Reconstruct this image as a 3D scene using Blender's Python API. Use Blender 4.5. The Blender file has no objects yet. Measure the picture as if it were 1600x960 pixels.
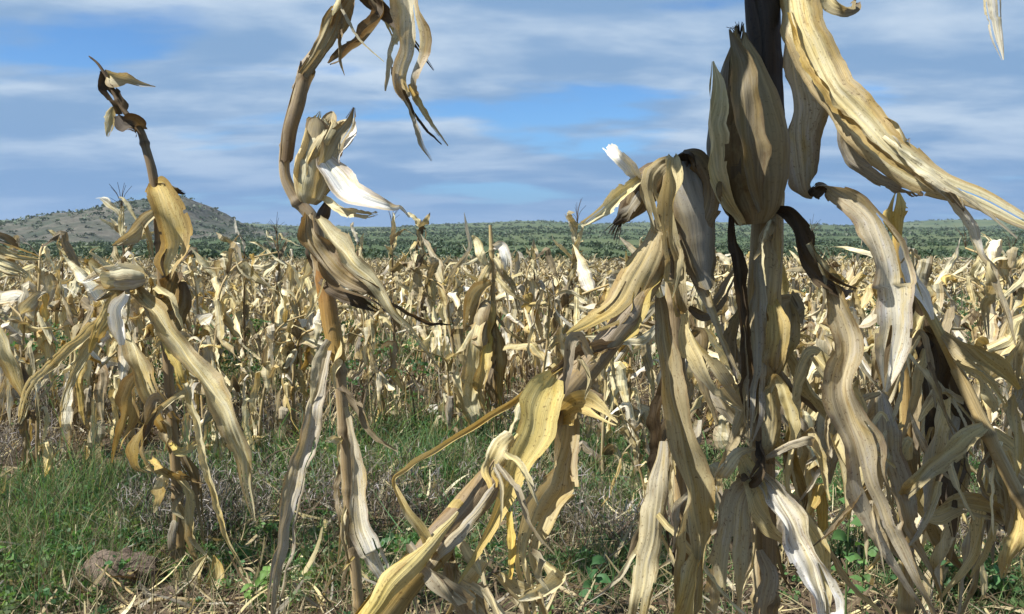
import bpy, math, random
import numpy as np
from mathutils import Vector, Matrix, Euler

SC = bpy.context.scene
COL = SC.collection

# ------------------------------------------------------------------ camera
FPX = 1331.0                      # focal length in photo pixels (1600 wide)
CAM_H = 1.10
PITCH = math.radians(4.5)
cam_data = bpy.data.cameras.new('camera')
cam_data.sensor_width = 36.0
cam_data.lens = 36.0 * FPX / 1600.0
cam_data.clip_start = 0.05
cam_data.clip_end = 12000.0
cam = bpy.data.objects.new('camera', cam_data)
cam.location = (0, 0, CAM_H)
cam.rotation_euler = (math.pi / 2 - PITCH, 0, 0)
COL.objects.link(cam)
SC.camera = cam

# ------------------------------------------------------------------ light
SUN_EL = math.radians(50)
SUN_AZ = math.atan2(-0.91, -0.40)          # from +Y: high on the left, a little behind the camera
SUN_DIR = np.array([math.sin(SUN_AZ) * math.cos(SUN_EL), math.cos(SUN_AZ) * math.cos(SUN_EL), math.sin(SUN_EL)])
sun_data = bpy.data.lights.new('sun', 'SUN')
sun_data.energy = 5.0
sun_data.angle = math.radians(0.6)
sun_data.color = (1.0, 0.98, 0.93)
sun = bpy.data.objects.new('sun', sun_data)
sun.rotation_euler = Vector(SUN_DIR.tolist()).to_track_quat('Z', 'Y').to_euler()
sun.location = (-5, -4, 8)
COL.objects.link(sun)

world = bpy.data.worlds.new('World')
SC.world = world
world.use_nodes = True
SKY_STRENGTH = 0.08


def build_world():
    nt = world.node_tree
    nt.nodes.clear()
    N = nt.nodes.new
    L = nt.links.new
    out = N('ShaderNodeOutputWorld')
    bg = N('ShaderNodeBackground')
    bg.inputs['Strength'].default_value = SKY_STRENGTH
    L(bg.outputs[0], out.inputs[0])
    sky = N('ShaderNodeTexSky')
    sky.sky_type = 'NISHITA'
    sky.sun_disc = False
    sky.sun_elevation = SUN_EL
    sky.sun_rotation = SUN_AZ
    sky.altitude = 900
    sky.air_density = 1.0
    sky.dust_density = 0.15
    sky.ozone_density = 3.0
    # clouds: a layer at a fixed height, so they crowd together towards the horizon
    tc = N('ShaderNodeTexCoord')
    sep = N('ShaderNodeSeparateXYZ')
    L(tc.outputs['Generated'], sep.inputs[0])

    def math_(op, a, b=None, clamp=False):
        m = N('ShaderNodeMath')
        m.operation = op
        m.use_clamp = clamp
        for i, v in enumerate((a, b)):
            if v is None:
                continue
            if isinstance(v, (int, float)):
                m.inputs[i].default_value = v
            else:
                L(v, m.inputs[i])
        return m.outputs[0]
    zz = math_('ADD', math_('MAXIMUM', sep.outputs['Z'], 0.0), 0.16)
    px = math_('DIVIDE', sep.outputs['X'], zz)
    py = math_('DIVIDE', sep.outputs['Y'], zz)
    comb = N('ShaderNodeCombineXYZ')
    L(px, comb.inputs[0])
    L(py, comb.inputs[1])

    def noise(scale, detail, rough, dist, loc, stretch=(1, 1, 1)):
        mp = N('ShaderNodeMapping')
        mp.inputs['Location'].default_value = loc
        mp.inputs['Scale'].default_value = stretch
        L(comb.outputs[0], mp.inputs[0])
        n = N('ShaderNodeTexNoise')
        n.inputs['Scale'].default_value = scale
        n.inputs['Detail'].default_value = detail
        n.inputs['Roughness'].default_value = rough
        n.inputs['Distortion'].default_value = dist
        L(mp.outputs[0], n.inputs['Vector'])
        return n.outputs['Fac']

    def ramp(fac, a, b):
        r = N('ShaderNodeMapRange')
        r.interpolation_type = 'SMOOTHSTEP'
        r.inputs['From Min'].default_value = a
        r.inputs['From Max'].default_value = b
        L(fac, r.inputs['Value'])
        return r.outputs[0]
    cover = ramp(noise(1.35, 6, 0.5, 0.15, (3.1, 1.6, 0), (0.62, 1.0, 1)), 0.36, 0.47)
    bright = ramp(noise(2.1, 7, 0.52, 0.2, (7.7, 2.4, 0), (0.62, 1.0, 1)), 0.40, 0.68)

    def rgb(c):
        r = N('ShaderNodeRGB')
        k = 1.0 / SKY_STRENGTH
        r.outputs[0].default_value = (c[0] * k, c[1] * k, c[2] * k, 1)
        return r.outputs[0]

    def mix(f, a, b):
        m = N('ShaderNodeMix')
        m.data_type = 'RGBA'
        L(f, m.inputs['Factor'])
        L(a, m.inputs['A'])
        L(b, m.inputs['B'])
        return m.outputs['Result']
    cloud = mix(bright, rgb((0.132, 0.222, 0.355)), rgb((0.315, 0.385, 0.470)))
    # clear sky: the Nishita colour, with the deep blue of dry highland air
    tint = N('ShaderNodeMix')
    tint.data_type = 'RGBA'
    tint.blend_type = 'MULTIPLY'
    tint.inputs['Factor'].default_value = 1.0
    L(sky.outputs[0], tint.inputs['A'])
    tint.inputs['B'].default_value = (0.52, 0.78, 1.0, 1)
    low = N('ShaderNodeMapRange')
    low.interpolation_type = 'SMOOTHSTEP'
    low.inputs['From Min'].default_value = 0.0
    low.inputs['From Max'].default_value = 0.15
    low.inputs['To Min'].default_value = 0.85
    low.inputs['To Max'].default_value = 0.0
    L(sep.outputs['Z'], low.inputs['Value'])
    L(mix(low.outputs[0], mix(cover, tint.outputs['Result'], cloud), rgb((0.088, 0.182, 0.340))), bg.inputs['Color'])


build_world()
vs = SC.view_settings
vs.view_transform = 'Standard'
vs.look = 'None'
vs.exposure = 0.85
vs.gamma = 1.0
vs.use_curve_mapping = False
SC.cycles.max_bounces = 6
SC.cycles.transparent_max_bounces = 8
SC.cycles.use_denoising = True

# ------------------------------------------------------------------ pixel helpers (photo coordinates, 1600 x 960)
CP, SP = math.cos(PITCH), math.sin(PITCH)
CAM = np.array([0.0, 0.0, CAM_H])
RIGHT = np.array([1.0, 0, 0])
FWD = np.array([0, CP, -SP])
UP = np.array([0, SP, CP])


def at(x, y, d):
    """world point that stands d metres in front of the lens and shows at photo pixel x, y"""
    return CAM + FWD * d + RIGHT * ((x - 800.0) / FPX * d) + UP * ((480.0 - y) / FPX * d)


# ------------------------------------------------------------------ terrain
_tp_y = np.array([-10, 3, 12, 40, 85, 160, 300, 600, 1100, 1800, 2600, 3300, 5000], float)
_tp_z = np.array([0, 0, -0.12, -0.62, -1.7, -3.4, -4.4, -3.0, 4, 20, 44, 62, 40], float)


def terrain(x, y):
    x = np.asarray(x, float)
    y = np.asarray(y, float)
    z = np.interp(y, _tp_y, _tp_z)
    near = np.clip(1.0 - y / 60.0, 0, 1)
    z = z + near * (0.020 * np.sin(x * 2.3 + 0.7 * y) + 0.018 * np.sin(y * 3.1 - x * 1.3 + 1.0) + 0.010 * np.sin(x * 7.1 + 1.3) * np.sin(y * 6.3)
                    + 0.006 * np.sin(x * 17 + y * 5) * np.sin(y * 19 - x * 3))
    far = np.clip((y - 500) / 2500.0, 0, 1)
    z = z + far * (9 * np.sin(x / 310.0 + 0.6) + 6 * np.sin(x / 137.0 + 2.0) + 3 * np.sin(x / 61.0) + 16 * np.clip((x - 900) / 1100.0, 0, 1.2)) * np.where(y > 3600, 0, 1)
    mid = np.clip((y - 150) / 300.0, 0, 1)
    z = z + mid * (0.8 * np.sin(x / 43.0 + y / 60.0) + 0.6 * np.sin(x / 21.0 - y / 90.0))
    return z


def ground_hit(px, py):
    """point of the ground that shows at photo pixel px, py"""
    dr = FWD + RIGHT * ((px - 800.0) / FPX) + UP * ((480.0 - py) / FPX)
    t = 1.0
    for _ in range(40):
        p = CAM + dr * t
        h = p[2] - float(terrain(p[0], p[1]))
        t += h / max(0.05, -dr[2])
        t = min(max(t, 0.3), 90)
    p = CAM + dr * t
    return np.array([p[0], p[1], float(terrain(p[0], p[1]))])


# ------------------------------------------------------------------ mesh plumbing
class Geo:
    """quads with a leaf coordinate (across, along, random) and a colour per vertex"""
    def __init__(self):
        self.v, self.f, self.l, self.t, self.n = [], [], [], [], 0

    def add(self, v, f, l, t):
        self.v.append(np.asarray(v, float))
        self.f.append(np.asarray(f, np.int64) + self.n)
        self.l.append(np.asarray(l, float))
        self.t.append(np.asarray(t, float))
        self.n += len(v)
        return self

    def merge(self, g):
        if g.n:
            v, f, l, t = g.arrays()
            self.add(v, f, l, t)
        return self

    def arrays(self):
        return np.concatenate(self.v), np.concatenate(self.f), np.concatenate(self.l), np.concatenate(self.t)


def to_mesh(name, arrs, mat):
    v, f, l, t = arrs
    me = bpy.data.meshes.new(name)
    me.vertices.add(len(v))
    me.vertices.foreach_set('co', np.ascontiguousarray(v, np.float32).ravel())
    me.loops.add(len(f) * 4)
    me.loops.foreach_set('vertex_index', np.ascontiguousarray(f, np.int32).ravel())
    me.polygons.add(len(f))
    me.polygons.foreach_set('loop_start', np.arange(0, len(f) * 4, 4, dtype=np.int32))
    me.polygons.foreach_set('use_smooth', np.full(len(f), mat.name != 'dry_corn_leaf_field'))
    me.update(calc_edges=True)
    a = me.attributes.new('lv', 'FLOAT_VECTOR', 'POINT')
    a.data.foreach_set('vector', np.ascontiguousarray(l, np.float32).ravel())
    c = np.ones((len(v), 4), np.float32)
    c[:, :3] = t
    b = me.attributes.new('tint', 'FLOAT_COLOR', 'POINT')
    b.data.foreach_set('color', c.ravel())
    me.materials.append(mat)
    return me


def make(name, geo, mat, parent=None, origin=None):
    arrs = geo.arrays()
    if origin is not None:
        arrs = (arrs[0] - np.asarray(origin),) + arrs[1:]
    o = bpy.data.objects.new(name, to_mesh(name, arrs, mat))
    COL.objects.link(o)
    if parent is not None:
        o.parent = parent
    return o


def tag(o, label, cat, group=None, kind=None):
    o['label'] = label
    if cat:
        o['category'] = cat
    if group:
        o['group'] = group
    if kind:
        o['kind'] = kind
    return o


def thing(name, loc, label, cat, group=None):
    o = bpy.data.objects.new(name, None)
    o.location = [float(c) for c in loc]
    o.empty_display_size = 0.1
    COL.objects.link(o)
    return tag(o, label, cat, group)


# ------------------------------------------------------------------ materials
def nodes_of(name):
    m = bpy.data.materials.new(name)
    m.use_nodes = True
    m.node_tree.nodes.clear()
    return m, m.node_tree.nodes.new, m.node_tree.links.new


def _attr(N, name):
    a = N('ShaderNodeAttribute')
    a.attribute_name = name
    return a


def _noise(N, L, vec, scale, detail=3, rough=0.55, dist=0.0):
    n = N('ShaderNodeTexNoise')
    n.inputs['Scale'].default_value = scale
    n.inputs['Detail'].default_value = detail
    n.inputs['Roughness'].default_value = rough
    n.inputs['Distortion'].default_value = dist
    if vec is not None:
        L(vec, n.inputs['Vector'])
    return n.outputs['Fac']


def _range(N, L, val, a, b, c, d, smooth=False):
    r = N('ShaderNodeMapRange')
    if smooth:
        r.interpolation_type = 'SMOOTHSTEP'
    for k, v in (('From Min', a), ('From Max', b), ('To Min', c), ('To Max', d)):
        r.inputs[k].default_value = v
    L(val, r.inputs['Value'])
    return r.outputs[0]


def _mix(N, L, f, a, b, mode='MIX'):
    m = N('ShaderNodeMix')
    m.data_type = 'RGBA'
    m.blend_type = mode
    for k, v in (('Factor', f), ('A', a), ('B', b)):
        if isinstance(v, (int, float)):
            m.inputs[k].default_value = v
        elif isinstance(v, tuple):
            m.inputs[k].default_value = v if len(v) == 4 else v + (1,)
        else:
            L(v, m.inputs[k])
    return m.outputs['Result']


def _scale_vec(N, L, vec, s):
    m = N('ShaderNodeVectorMath')
    m.operation = 'MULTIPLY'
    L(vec, m.inputs[0])
    m.inputs[1].default_value = s
    return m.outputs[0]


def _grey(N, L, val):
    c = N('ShaderNodeCombineColor')
    for i in range(3):
        L(val, c.inputs[i])
    return c.outputs[0]


def leaf_material(name, translucent=0.3, streak=38.0, bump=0.35, blotch=0.55, rough=0.62, hue=0.12, speck=0.6):
    m, N, L = nodes_of(name)
    out = N('ShaderNodeOutputMaterial')
    lv = _attr(N, 'lv').outputs['Vector']
    tint = _attr(N, 'tint').outputs['Color']
    info = N('ShaderNodeObjectInfo')
    fine = _noise(N, L, _scale_vec(N, L, lv, (streak, 7.0, 61.0)), 1.0, 5, 0.62, 0.15)
    broad = _noise(N, L, _scale_vec(N, L, lv, (streak * 0.22, 5.0, 47.0)), 1.0, 3, 0.5, 0.3)
    stain = _noise(N, L, _scale_vec(N, L, lv, (4.0, 13.0, 83.0)), 1.0, 7, 0.7, 1.1)
    spots = _noise(N, L, _scale_vec(N, L, lv, (16.0, 210.0, 29.0)), 1.0, 3, 0.6, 0.2)
    c = _mix(N, L, 1.0, tint, _grey(N, L, _range(N, L, fine, 0.28, 0.72, 0.62, 1.26)), 'MULTIPLY')
    c = _mix(N, L, 1.0, c, _grey(N, L, _range(N, L, broad, 0.3, 0.7, 0.88, 1.1)), 'MULTIPLY')
    warm = _noise(N, L, _scale_vec(N, L, lv, (2.2, 7.0, 23.0)), 1.0, 4, 0.6, 0.8)
    c = _mix(N, L, _range(N, L, warm, 0.45, 0.7, 0.0, 0.85, True), c, _mix(N, L, 1.0, c, (1.0, 0.88, 0.55), 'MULTIPLY'))
    # weathering: bleached and brown stained patches, black mould specks
    c = _mix(N, L, _range(N, L, stain, 0.51, 0.62, 0.0, blotch, True), c, _mix(N, L, 1.0, c, (1.06, 1.12, 1.38), 'MULTIPLY'))
    c = _mix(N, L, _range(N, L, stain, 0.45, 0.33, 0.0, blotch, True), c, _mix(N, L, 1.0, c, (0.58, 0.46, 0.36), 'MULTIPLY'))
    c = _mix(N, L, _range(N, L, spots, 0.60, 0.68, 0.0, speck, True), c, _mix(N, L, 1.0, c, (0.34, 0.28, 0.24), 'MULTIPLY'))
    # each plant a shade of its own
    c = _mix(N, L, 1.0, c, _grey(N, L, _range(N, L, info.outputs['Random'], 0, 1, 1.0 - hue, 1.0 + hue)), 'MULTIPLY')
    # pale midrib
    sep = N('ShaderNodeSeparateXYZ')
    L(lv, sep.inputs[0])
    ab = N('ShaderNodeMath')
    ab.operation = 'SUBTRACT'
    L(sep.outputs['X'], ab.inputs[0])
    ab.inputs[1].default_value = 0.5
    ab2 = N('ShaderNodeMath')
    ab2.operation = 'ABSOLUTE'
    L(ab.outputs[0], ab2.inputs[0])
    # dry brown margins
    mg = N('ShaderNodeMath')
    mg.operation = 'ADD'
    L(ab2.outputs[0], mg.inputs[0])
    L(_range(N, L, stain, 0.2, 0.8, -0.25, 0.25), mg.inputs[1])
    c = _mix(N, L, _range(N, L, mg.outputs[0], 0.43, 0.56, 0.0, 0.6, True), c, _mix(N, L, 1.0, c, (0.55, 0.42, 0.30), 'MULTIPLY'))
    c = _mix(N, L, _range(N, L, ab2.outputs[0], 0.02, 0.05, 0.6, 0.0, True), c, _mix(N, L, 1.0, tint, (1.22, 1.2, 1.1), 'MULTIPLY'))
    bm = N('ShaderNodeBump')
    bm.inputs['Strength'].default_value = bump
    bm.inputs['Distance'].default_value = 0.004
    L(fine, bm.inputs['Height'])
    pr = N('ShaderNodeBsdfPrincipled')
    pr.inputs['Roughness'].default_value = rough
    pr.inputs['Specular IOR Level'].default_value = 0.28
    L(c, pr.inputs['Base Color'])
    L(bm.outputs[0], pr.inputs['Normal'])
    if translucent > 0:
        tr = N('ShaderNodeBsdfTranslucent')
        L(_mix(N, L, 1.0, c, (1.0, 0.86, 0.62), 'MULTIPLY'), tr.inputs['Color'])
        mx = N('ShaderNodeMixShader')
        mx.inputs[0].default_value = translucent
        L(pr.outputs[0], mx.inputs[1])
        L(tr.outputs[0], mx.inputs[2])
        L(mx.outputs[0], out.inputs[0])
    else:
        L(pr.outputs[0], out.inputs[0])
    return m


def green_material(name, translucent=0.3, var=0.35):
    m, N, L = nodes_of(name)
    out = N('ShaderNodeOutputMaterial')
    lv = _attr(N, 'lv').outputs['Vector']
    tint = _attr(N, 'tint').outputs['Color']
    n = _noise(N, L, _scale_vec(N, L, lv, (3.0, 20.0, 91.0)), 1.0, 2)
    c = _mix(N, L, 1.0, tint, _grey(N, L, _range(N, L, n, 0.3, 0.7, 1 - var, 1 + var)), 'MULTIPLY')
    pr = N('ShaderNodeBsdfPrincipled')
    pr.inputs['Roughness'].default_value = 0.55
    pr.inputs['Specular IOR Level'].default_value = 0.3
    L(c, pr.inputs['Base Color'])
    tr = N('ShaderNodeBsdfTranslucent')
    L(_mix(N, L, 1.0, c, (1.15, 1.2, 0.6), 'MULTIPLY'), tr.inputs['Color'])
    mx = N('ShaderNodeMixShader')
    mx.inputs[0].default_value = translucent
    L(pr.outputs[0], mx.inputs[1])
    L(tr.outputs[0], mx.inputs[2])
    L(mx.outputs[0], out.inputs[0])
    return m


def ground_material():
    m, N, L = nodes_of('field_soil')
    out = N('ShaderNodeOutputMaterial')
    geo = N('ShaderNodeNewGeometry')
    pos = geo.outputs['Position']
    big = _noise(N, L, pos, 0.9, 5, 0.6)
    fine = _noise(N, L, pos, 14.0, 7, 0.7)
    crumb = _noise(N, L, pos, 70.0, 5, 0.7)
    c = _mix(N, L, _range(N, L, big, 0.35, 0.65, 0, 1, True), (0.075, 0.052, 0.034), (0.125, 0.092, 0.062))
    c = _mix(N, L, 1.0, c, _grey(N, L, _range(N, L, fine, 0.3, 0.7, 0.55, 1.4)), 'MULTIPLY')
    c = _mix(N, L, _range(N, L, crumb, 0.55, 0.7, 0, 0.5, True), c, (0.25, 0.19, 0.12))
    # beyond the crop: bush country, grass and thicket
    sep = N('ShaderNodeSeparateXYZ')
    L(pos, sep.inputs[0])
    wide = _noise(N, L, _scale_vec(N, L, pos, (0.004, 0.0016, 0.0)), 1.0, 6, 0.6)
    patch = _noise(N, L, _scale_vec(N, L, pos, (0.03, 0.012, 0.0)), 1.0, 5, 0.65)
    g = _mix(N, L, _range(N, L, wide, 0.38, 0.62, 0, 1, True), (0.052, 0.078, 0.034), (0.095, 0.112, 0.050))
    g = _mix(N, L, _range(N, L, patch, 0.62, 0.74, 0, 0.45, True), g, (0.15, 0.14, 0.08))
    g = _mix(N, L, _range(N, L, patch, 0.46, 0.36, 0, 0.8, True), g, (0.036, 0.058, 0.026))
    c = _mix(N, L, _range(N, L, sep.outputs['Y'], 84, 92, 0, 1), c, g)
    bm = N('ShaderNodeBump')
    bm.inputs['Strength'].default_value = 0.8
    bm.inputs['Distance'].default_value = 0.03
    L(fine, bm.inputs['Height'])
    pr = N('ShaderNodeBsdfPrincipled')
    pr.inputs['Roughness'].default_value = 0.95
    pr.inputs['Specular IOR Level'].default_value = 0.1
    L(c, pr.inputs['Base Color'])
    L(bm.outputs[0], pr.inputs['Normal'])
    L(pr.outputs[0], out.inputs[0])
    return m


def rock_material(name, a, b, scale, bump):
    m, N, L = nodes_of(name)
    out = N('ShaderNodeOutputMaterial')
    tcn = N('ShaderNodeNewGeometry')
    pos = tcn.outputs['Position']
    n1 = _noise(N, L, pos, scale, 7, 0.65, 0.3)
    n2 = _noise(N, L, pos, scale * 5, 6, 0.7)
    c = _mix(N, L, _range(N, L, n1, 0.35, 0.65, 0, 1, True), a, b)
    c = _mix(N, L, 1.0, c, _grey(N, L, _range(N, L, n2, 0.3, 0.7, 0.6, 1.35)), 'MULTIPLY')
    bm = N('ShaderNodeBump')
    bm.inputs['Strength'].default_value = 0.9
    bm.inputs['Distance'].default_value = bump
    L(n2, bm.inputs['Height'])
    pr = N('ShaderNodeBsdfPrincipled')
    pr.inputs['Roughness'].default_value = 0.92
    pr.inputs['Specular IOR Level'].default_value = 0.15
    L(c, pr.inputs['Base Color'])
    L(bm.outputs[0], pr.inputs['Normal'])
    L(pr.outputs[0], out.inputs[0])
    return m


M_LEAF = leaf_material('dry_corn_leaf', 0.3, 60.0, 0.35, 0.75, 0.62, 0.12, 0.75)
M_FIELD = leaf_material('dry_corn_leaf_field', 0.22, 9.0, 0.3, 0.45, 0.65, 0.22)
M_STALK = leaf_material('dry_corn_stalk', 0.0, 14.0, 0.4, 0.5, 0.55)
M_HUSK = leaf_material('dry_corn_husk', 0.22, 16.0, 0.5, 0.35, 0.6, 0.1, 0.35)
M_SHEATH = leaf_material('dry_corn_sheath', 0.12, 26.0, 0.35, 0.7, 0.6)
M_TWIG = leaf_material('dead_weed_stem', 0.1, 5.0, 0.2, 0.4, 0.8)
M_GRASS = green_material('green_grass', 0.42)
M_WEED = green_material('broad_weed_leaf', 0.35, 0.2)
M_TREE = green_material('bush_foliage', 0.2, 0.3)
M_SOIL = ground_material()
M_CLOD = rock_material('dry_earth_clod', (0.145, 0.105, 0.078), (0.215, 0.165, 0.125), 13.0, 0.02)
M_HILL = rock_material('hill_scrub', (0.044, 0.054, 0.036), (0.108, 0.098, 0.076), 0.016, 2.0)

# dry corn colours
PALE = (0.68, 0.61, 0.385)
STRAW = (0.57, 0.48, 0.25)
GOLD = (0.49, 0.36, 0.115)
YELLOW = (0.55, 0.435, 0.125)
TAN = (0.39, 0.32, 0.19)
BLEACH = (0.68, 0.64, 0.53)
GREY = (0.37, 0.33, 0.25)
BROWN = (0.15, 0.108, 0.062)
DARK = (0.045, 0.034, 0.024)  # also paints in shade on some leaves and the upper sheath
WHITE = (0.80, 0.78, 0.71)
ORANGE = (0.44, 0.25, 0.09)
ASH = (0.22, 0.20, 0.185)


# ------------------------------------------------------------------ leaf, stalk and ear builders
def catmull(pts, n):
    pts = np.asarray(pts, float)
    m = len(pts)
    if m == 2:
        s = np.linspace(0, 1, n)[:, None]
        return pts[0] * (1 - s) + pts[1] * s
    seg = np.linalg.norm(np.diff(pts[:, :3], axis=0), axis=1) ** 0.5
    k = np.concatenate([[0], np.cumsum(np.maximum(seg, 1e-5))])
    ext = np.vstack([2 * pts[0] - pts[1], pts, 2 * pts[-1] - pts[-2]])
    ke = np.concatenate([[k[0] - (k[1] - k[0])], k, [k[-1] + (k[-1] - k[-2])]])
    ts = np.linspace(k[0], k[-1], n)
    out = []
    for t in ts:
        i = int(min(max(np.searchsorted(k, t, side='right') - 1, 0), m - 2))
        p0, p1, p2, p3 = ext[i:i + 4]
        t0, t1, t2, t3 = ke[i:i + 4]
        a1 = (t1 - t) / (t1 - t0) * p0 + (t - t0) / (t1 - t0) * p1
        a2 = (t2 - t) / (t2 - t1) * p1 + (t - t1) / (t2 - t1) * p2
        a3 = (t3 - t) / (t3 - t2) * p2 + (t - t2) / (t3 - t2) * p3
        b1 = (t2 - t) / (t2 - t0) * a1 + (t - t0) / (t2 - t0) * a2
        b2 = (t3 - t) / (t3 - t1) * a2 + (t - t1) / (t3 - t1) * a3
        out.append((t2 - t) / (t2 - t1) * b1 + (t - t1) / (t2 - t1) * b2)
    return np.array(out)


def unit(a):
    return a / np.maximum(np.linalg.norm(a, axis=-1, keepdims=True), 1e-9)


def wob(rng, x, freqs):
    """smooth one-dimensional noise, about -1..1"""
    s = 0
    for i, f in enumerate(freqs):
        s = s + np.sin(x * f + rng.uniform(0, 6.28)) / (i + 1) ** 0.6
    return s / 1.8


def grid_faces(n, k, close=False):
    i = np.arange(n - 1)[:, None]
    kk = k if close else k - 1
    j = np.arange(kk)[None, :]
    a = i * k + j
    b = i * k + (j + 1) % k
    return np.stack([a, b, b + k, a + k], -1).reshape(-1, 4)


def creases(rng, X, Y, w):
    """sharp folds of dried leaf over metres X, Y: most run lengthwise, a few buckle across"""
    h = 0
    for i, lam in enumerate((1.7, 0.9)):
        a = rng.normal(0, 0.12)
        ph = rng.uniform(0, 6.28)
        t = (X * math.cos(a) + Y * math.sin(a)) * (math.pi / (lam * w)) + ph + 0.9 * np.sin(Y / (w * rng.uniform(1.2, 3.0)) + ph * 2)
        h = h + (np.abs(np.arcsin(np.sin(t))) * 1.27 - 1.1) * lam ** 0.9 * (0.4 + 0.6 * np.sin(Y / (w * rng.uniform(1.0, 2.5)) + ph))
    ymax = float(np.max(Y))
    for i in range(int(min(14, 2 + 1.1 * ymax / w))):       # buckles at odd places
        c, wd = rng.uniform(0, ymax), w * rng.uniform(0.12, 0.5)
        sl = rng.normal(0, 0.7)
        h = h + rng.normal(0, 1.1) * np.exp(-np.abs((Y - c + sl * X) / wd) ** 1.3) * (0.6 + 0.5 * np.sin(X / w * 3 + i))
    return h / 1.6


def ribbon(P, W, N, k=9, fold=0.2, curl=0.0, ruffle=0.10, pleat=0.02, seed=0, ta=PALE, tb=None, edge=0.12, jitter=0.06, crumple=0.05, splits=0, bites=0):
    """a leaf blade along P, W wide, facing N; the colour runs from ta to tb"""
    rng = np.random.default_rng(seed)
    n = len(P)
    s = np.concatenate([[0], np.cumsum(np.linalg.norm(np.diff(P, axis=0), axis=1))])
    T = unit(np.gradient(P, axis=0))
    N = unit(N - T * np.sum(N * T, -1, keepdims=True))
    S = np.cross(T, N)
    wm = max(float(np.max(W)), 1e-4)
    f = s / wm
    P = P + (S * wob(rng, f, (1.1, 2.3, 4.1))[:, None] + N * wob(rng, f, (0.9, 2.6, 5.0))[:, None]) * (jitter * W)[:, None]
    x = np.linspace(-1, 1, k)[None, :]
    ax = np.abs(x)
    hl = W / 2 * (1 + edge * (0.8 * wob(rng, f, (0.8, 1.9, 4.3)) + 0.18 * wob(rng, f, (9.7, 21.0)) + 1.3 * wob(rng, f, (0.5, 0.9))))
    hr = W / 2 * (1 + edge * (0.8 * wob(rng, f, (0.7, 2.1, 4.9)) + 0.18 * wob(rng, f, (8.3, 23.0)) + 1.3 * wob(rng, f, (0.6, 1.0))))
    half = np.where(x < 0, hl[:, None], hr[:, None])
    rl = wob(rng, f, (1.3, 2.9, 5.2))
    rr = wob(rng, f, (1.6, 2.5, 5.9))
    ruf = np.where(x < 0, rl[:, None], rr[:, None]) * ax ** 1.5 * ruffle * W[:, None]
    ph = rng.uniform(0, 6.28, 3)
    ple = pleat * W[:, None] * (np.sin(x * 9 + ph[0] + 0.7 * wob(rng, f, (0.8, 1.9))[:, None]) + 0.7 * np.sin(x * 17 + ph[1]))
    fo = fold * (1 + 0.6 * wob(rng, f, (0.7, 1.7)))[:, None] * half * ax + curl * half * x * x + ruf + ple
    if crumple:
        fo = fo + crumple * W[:, None] * creases(rng, x * half, np.broadcast_to(s[:, None], (n, k)), wm)
    xo = x * half / np.sqrt(1 + 0.6 * fold * fold + 0.5 * curl * curl)
    faces = grid_faces(n, k)
    dead = np.zeros((n - 1, k - 1), bool)
    if k >= 9:
        for _ in range(splits):                 # the blade tears along its veins towards the tip
            j = int(rng.integers(2, k - 3))
            i0 = int(n * rng.uniform(0.35, 0.88))
            i1 = n - 1 if rng.uniform() < 0.7 else min(n - 1, i0 + int(n * 0.25))
            dead[i0:i1, j] = True
            g = np.clip((np.arange(n) - i0) / max(1, i1 - i0), 0, 1) * (np.arange(n) <= i1)
            amt = rng.uniform(-0.5, 0.5)
            fo[:, :j + 1] += (g * W * amt)[:, None]
            xo[:, :j + 1] -= (g * W * rng.uniform(0, 0.18))[:, None]
            xo[:, j + 1:] += (g * W * rng.uniform(0, 0.18))[:, None]
        for _ in range(bites):                  # pieces broken out of the edge
            i0 = int(rng.integers(int(n * 0.15), n - 4))
            le = int(rng.integers(2, max(3, n // 14)))
            dp = int(rng.integers(1, max(2, k // 6)))
            if rng.uniform() < 0.5:
                dead[i0:i0 + le, :dp] = True
            else:
                dead[i0:i0 + le, k - 1 - dp:] = True
    V = P[:, None, :] + S[:, None, :] * xo[..., None] + N[:, None, :] * fo[..., None]
    u = np.broadcast_to((x + 1) / 2, (n, k))
    lv = np.stack([(u - 0.5) * max(0.35, min(wm / 0.05, 1.6)) + 0.5, np.broadcast_to(s[:, None], (n, k)), np.full((n, k), rng.uniform(0, 1))], -1)
    ta = np.array(ta)
    tb = ta if tb is None else np.array(tb)
    q = np.clip(np.linspace(0, 1, n) + 0.12 * wob(rng, f, (1.1, 3.0)), 0, 1)[:, None, None]
    col = ta * (1 - q) + tb * q
    col = np.broadcast_to(col, (n, k, 3)) * rng.uniform(0.92, 1.08)
    return Geo().add(V.reshape(-1, 3), faces[~dead.ravel()], lv.reshape(-1, 3), col.reshape(-1, 3))


def rotate_about(N, T, ang):
    c, s_ = np.cos(ang)[:, None], np.sin(ang)[:, None]
    return N * c + np.cross(T, N) * s_ + T * np.sum(N * T, -1, keepdims=True) * (1 - c)


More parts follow.
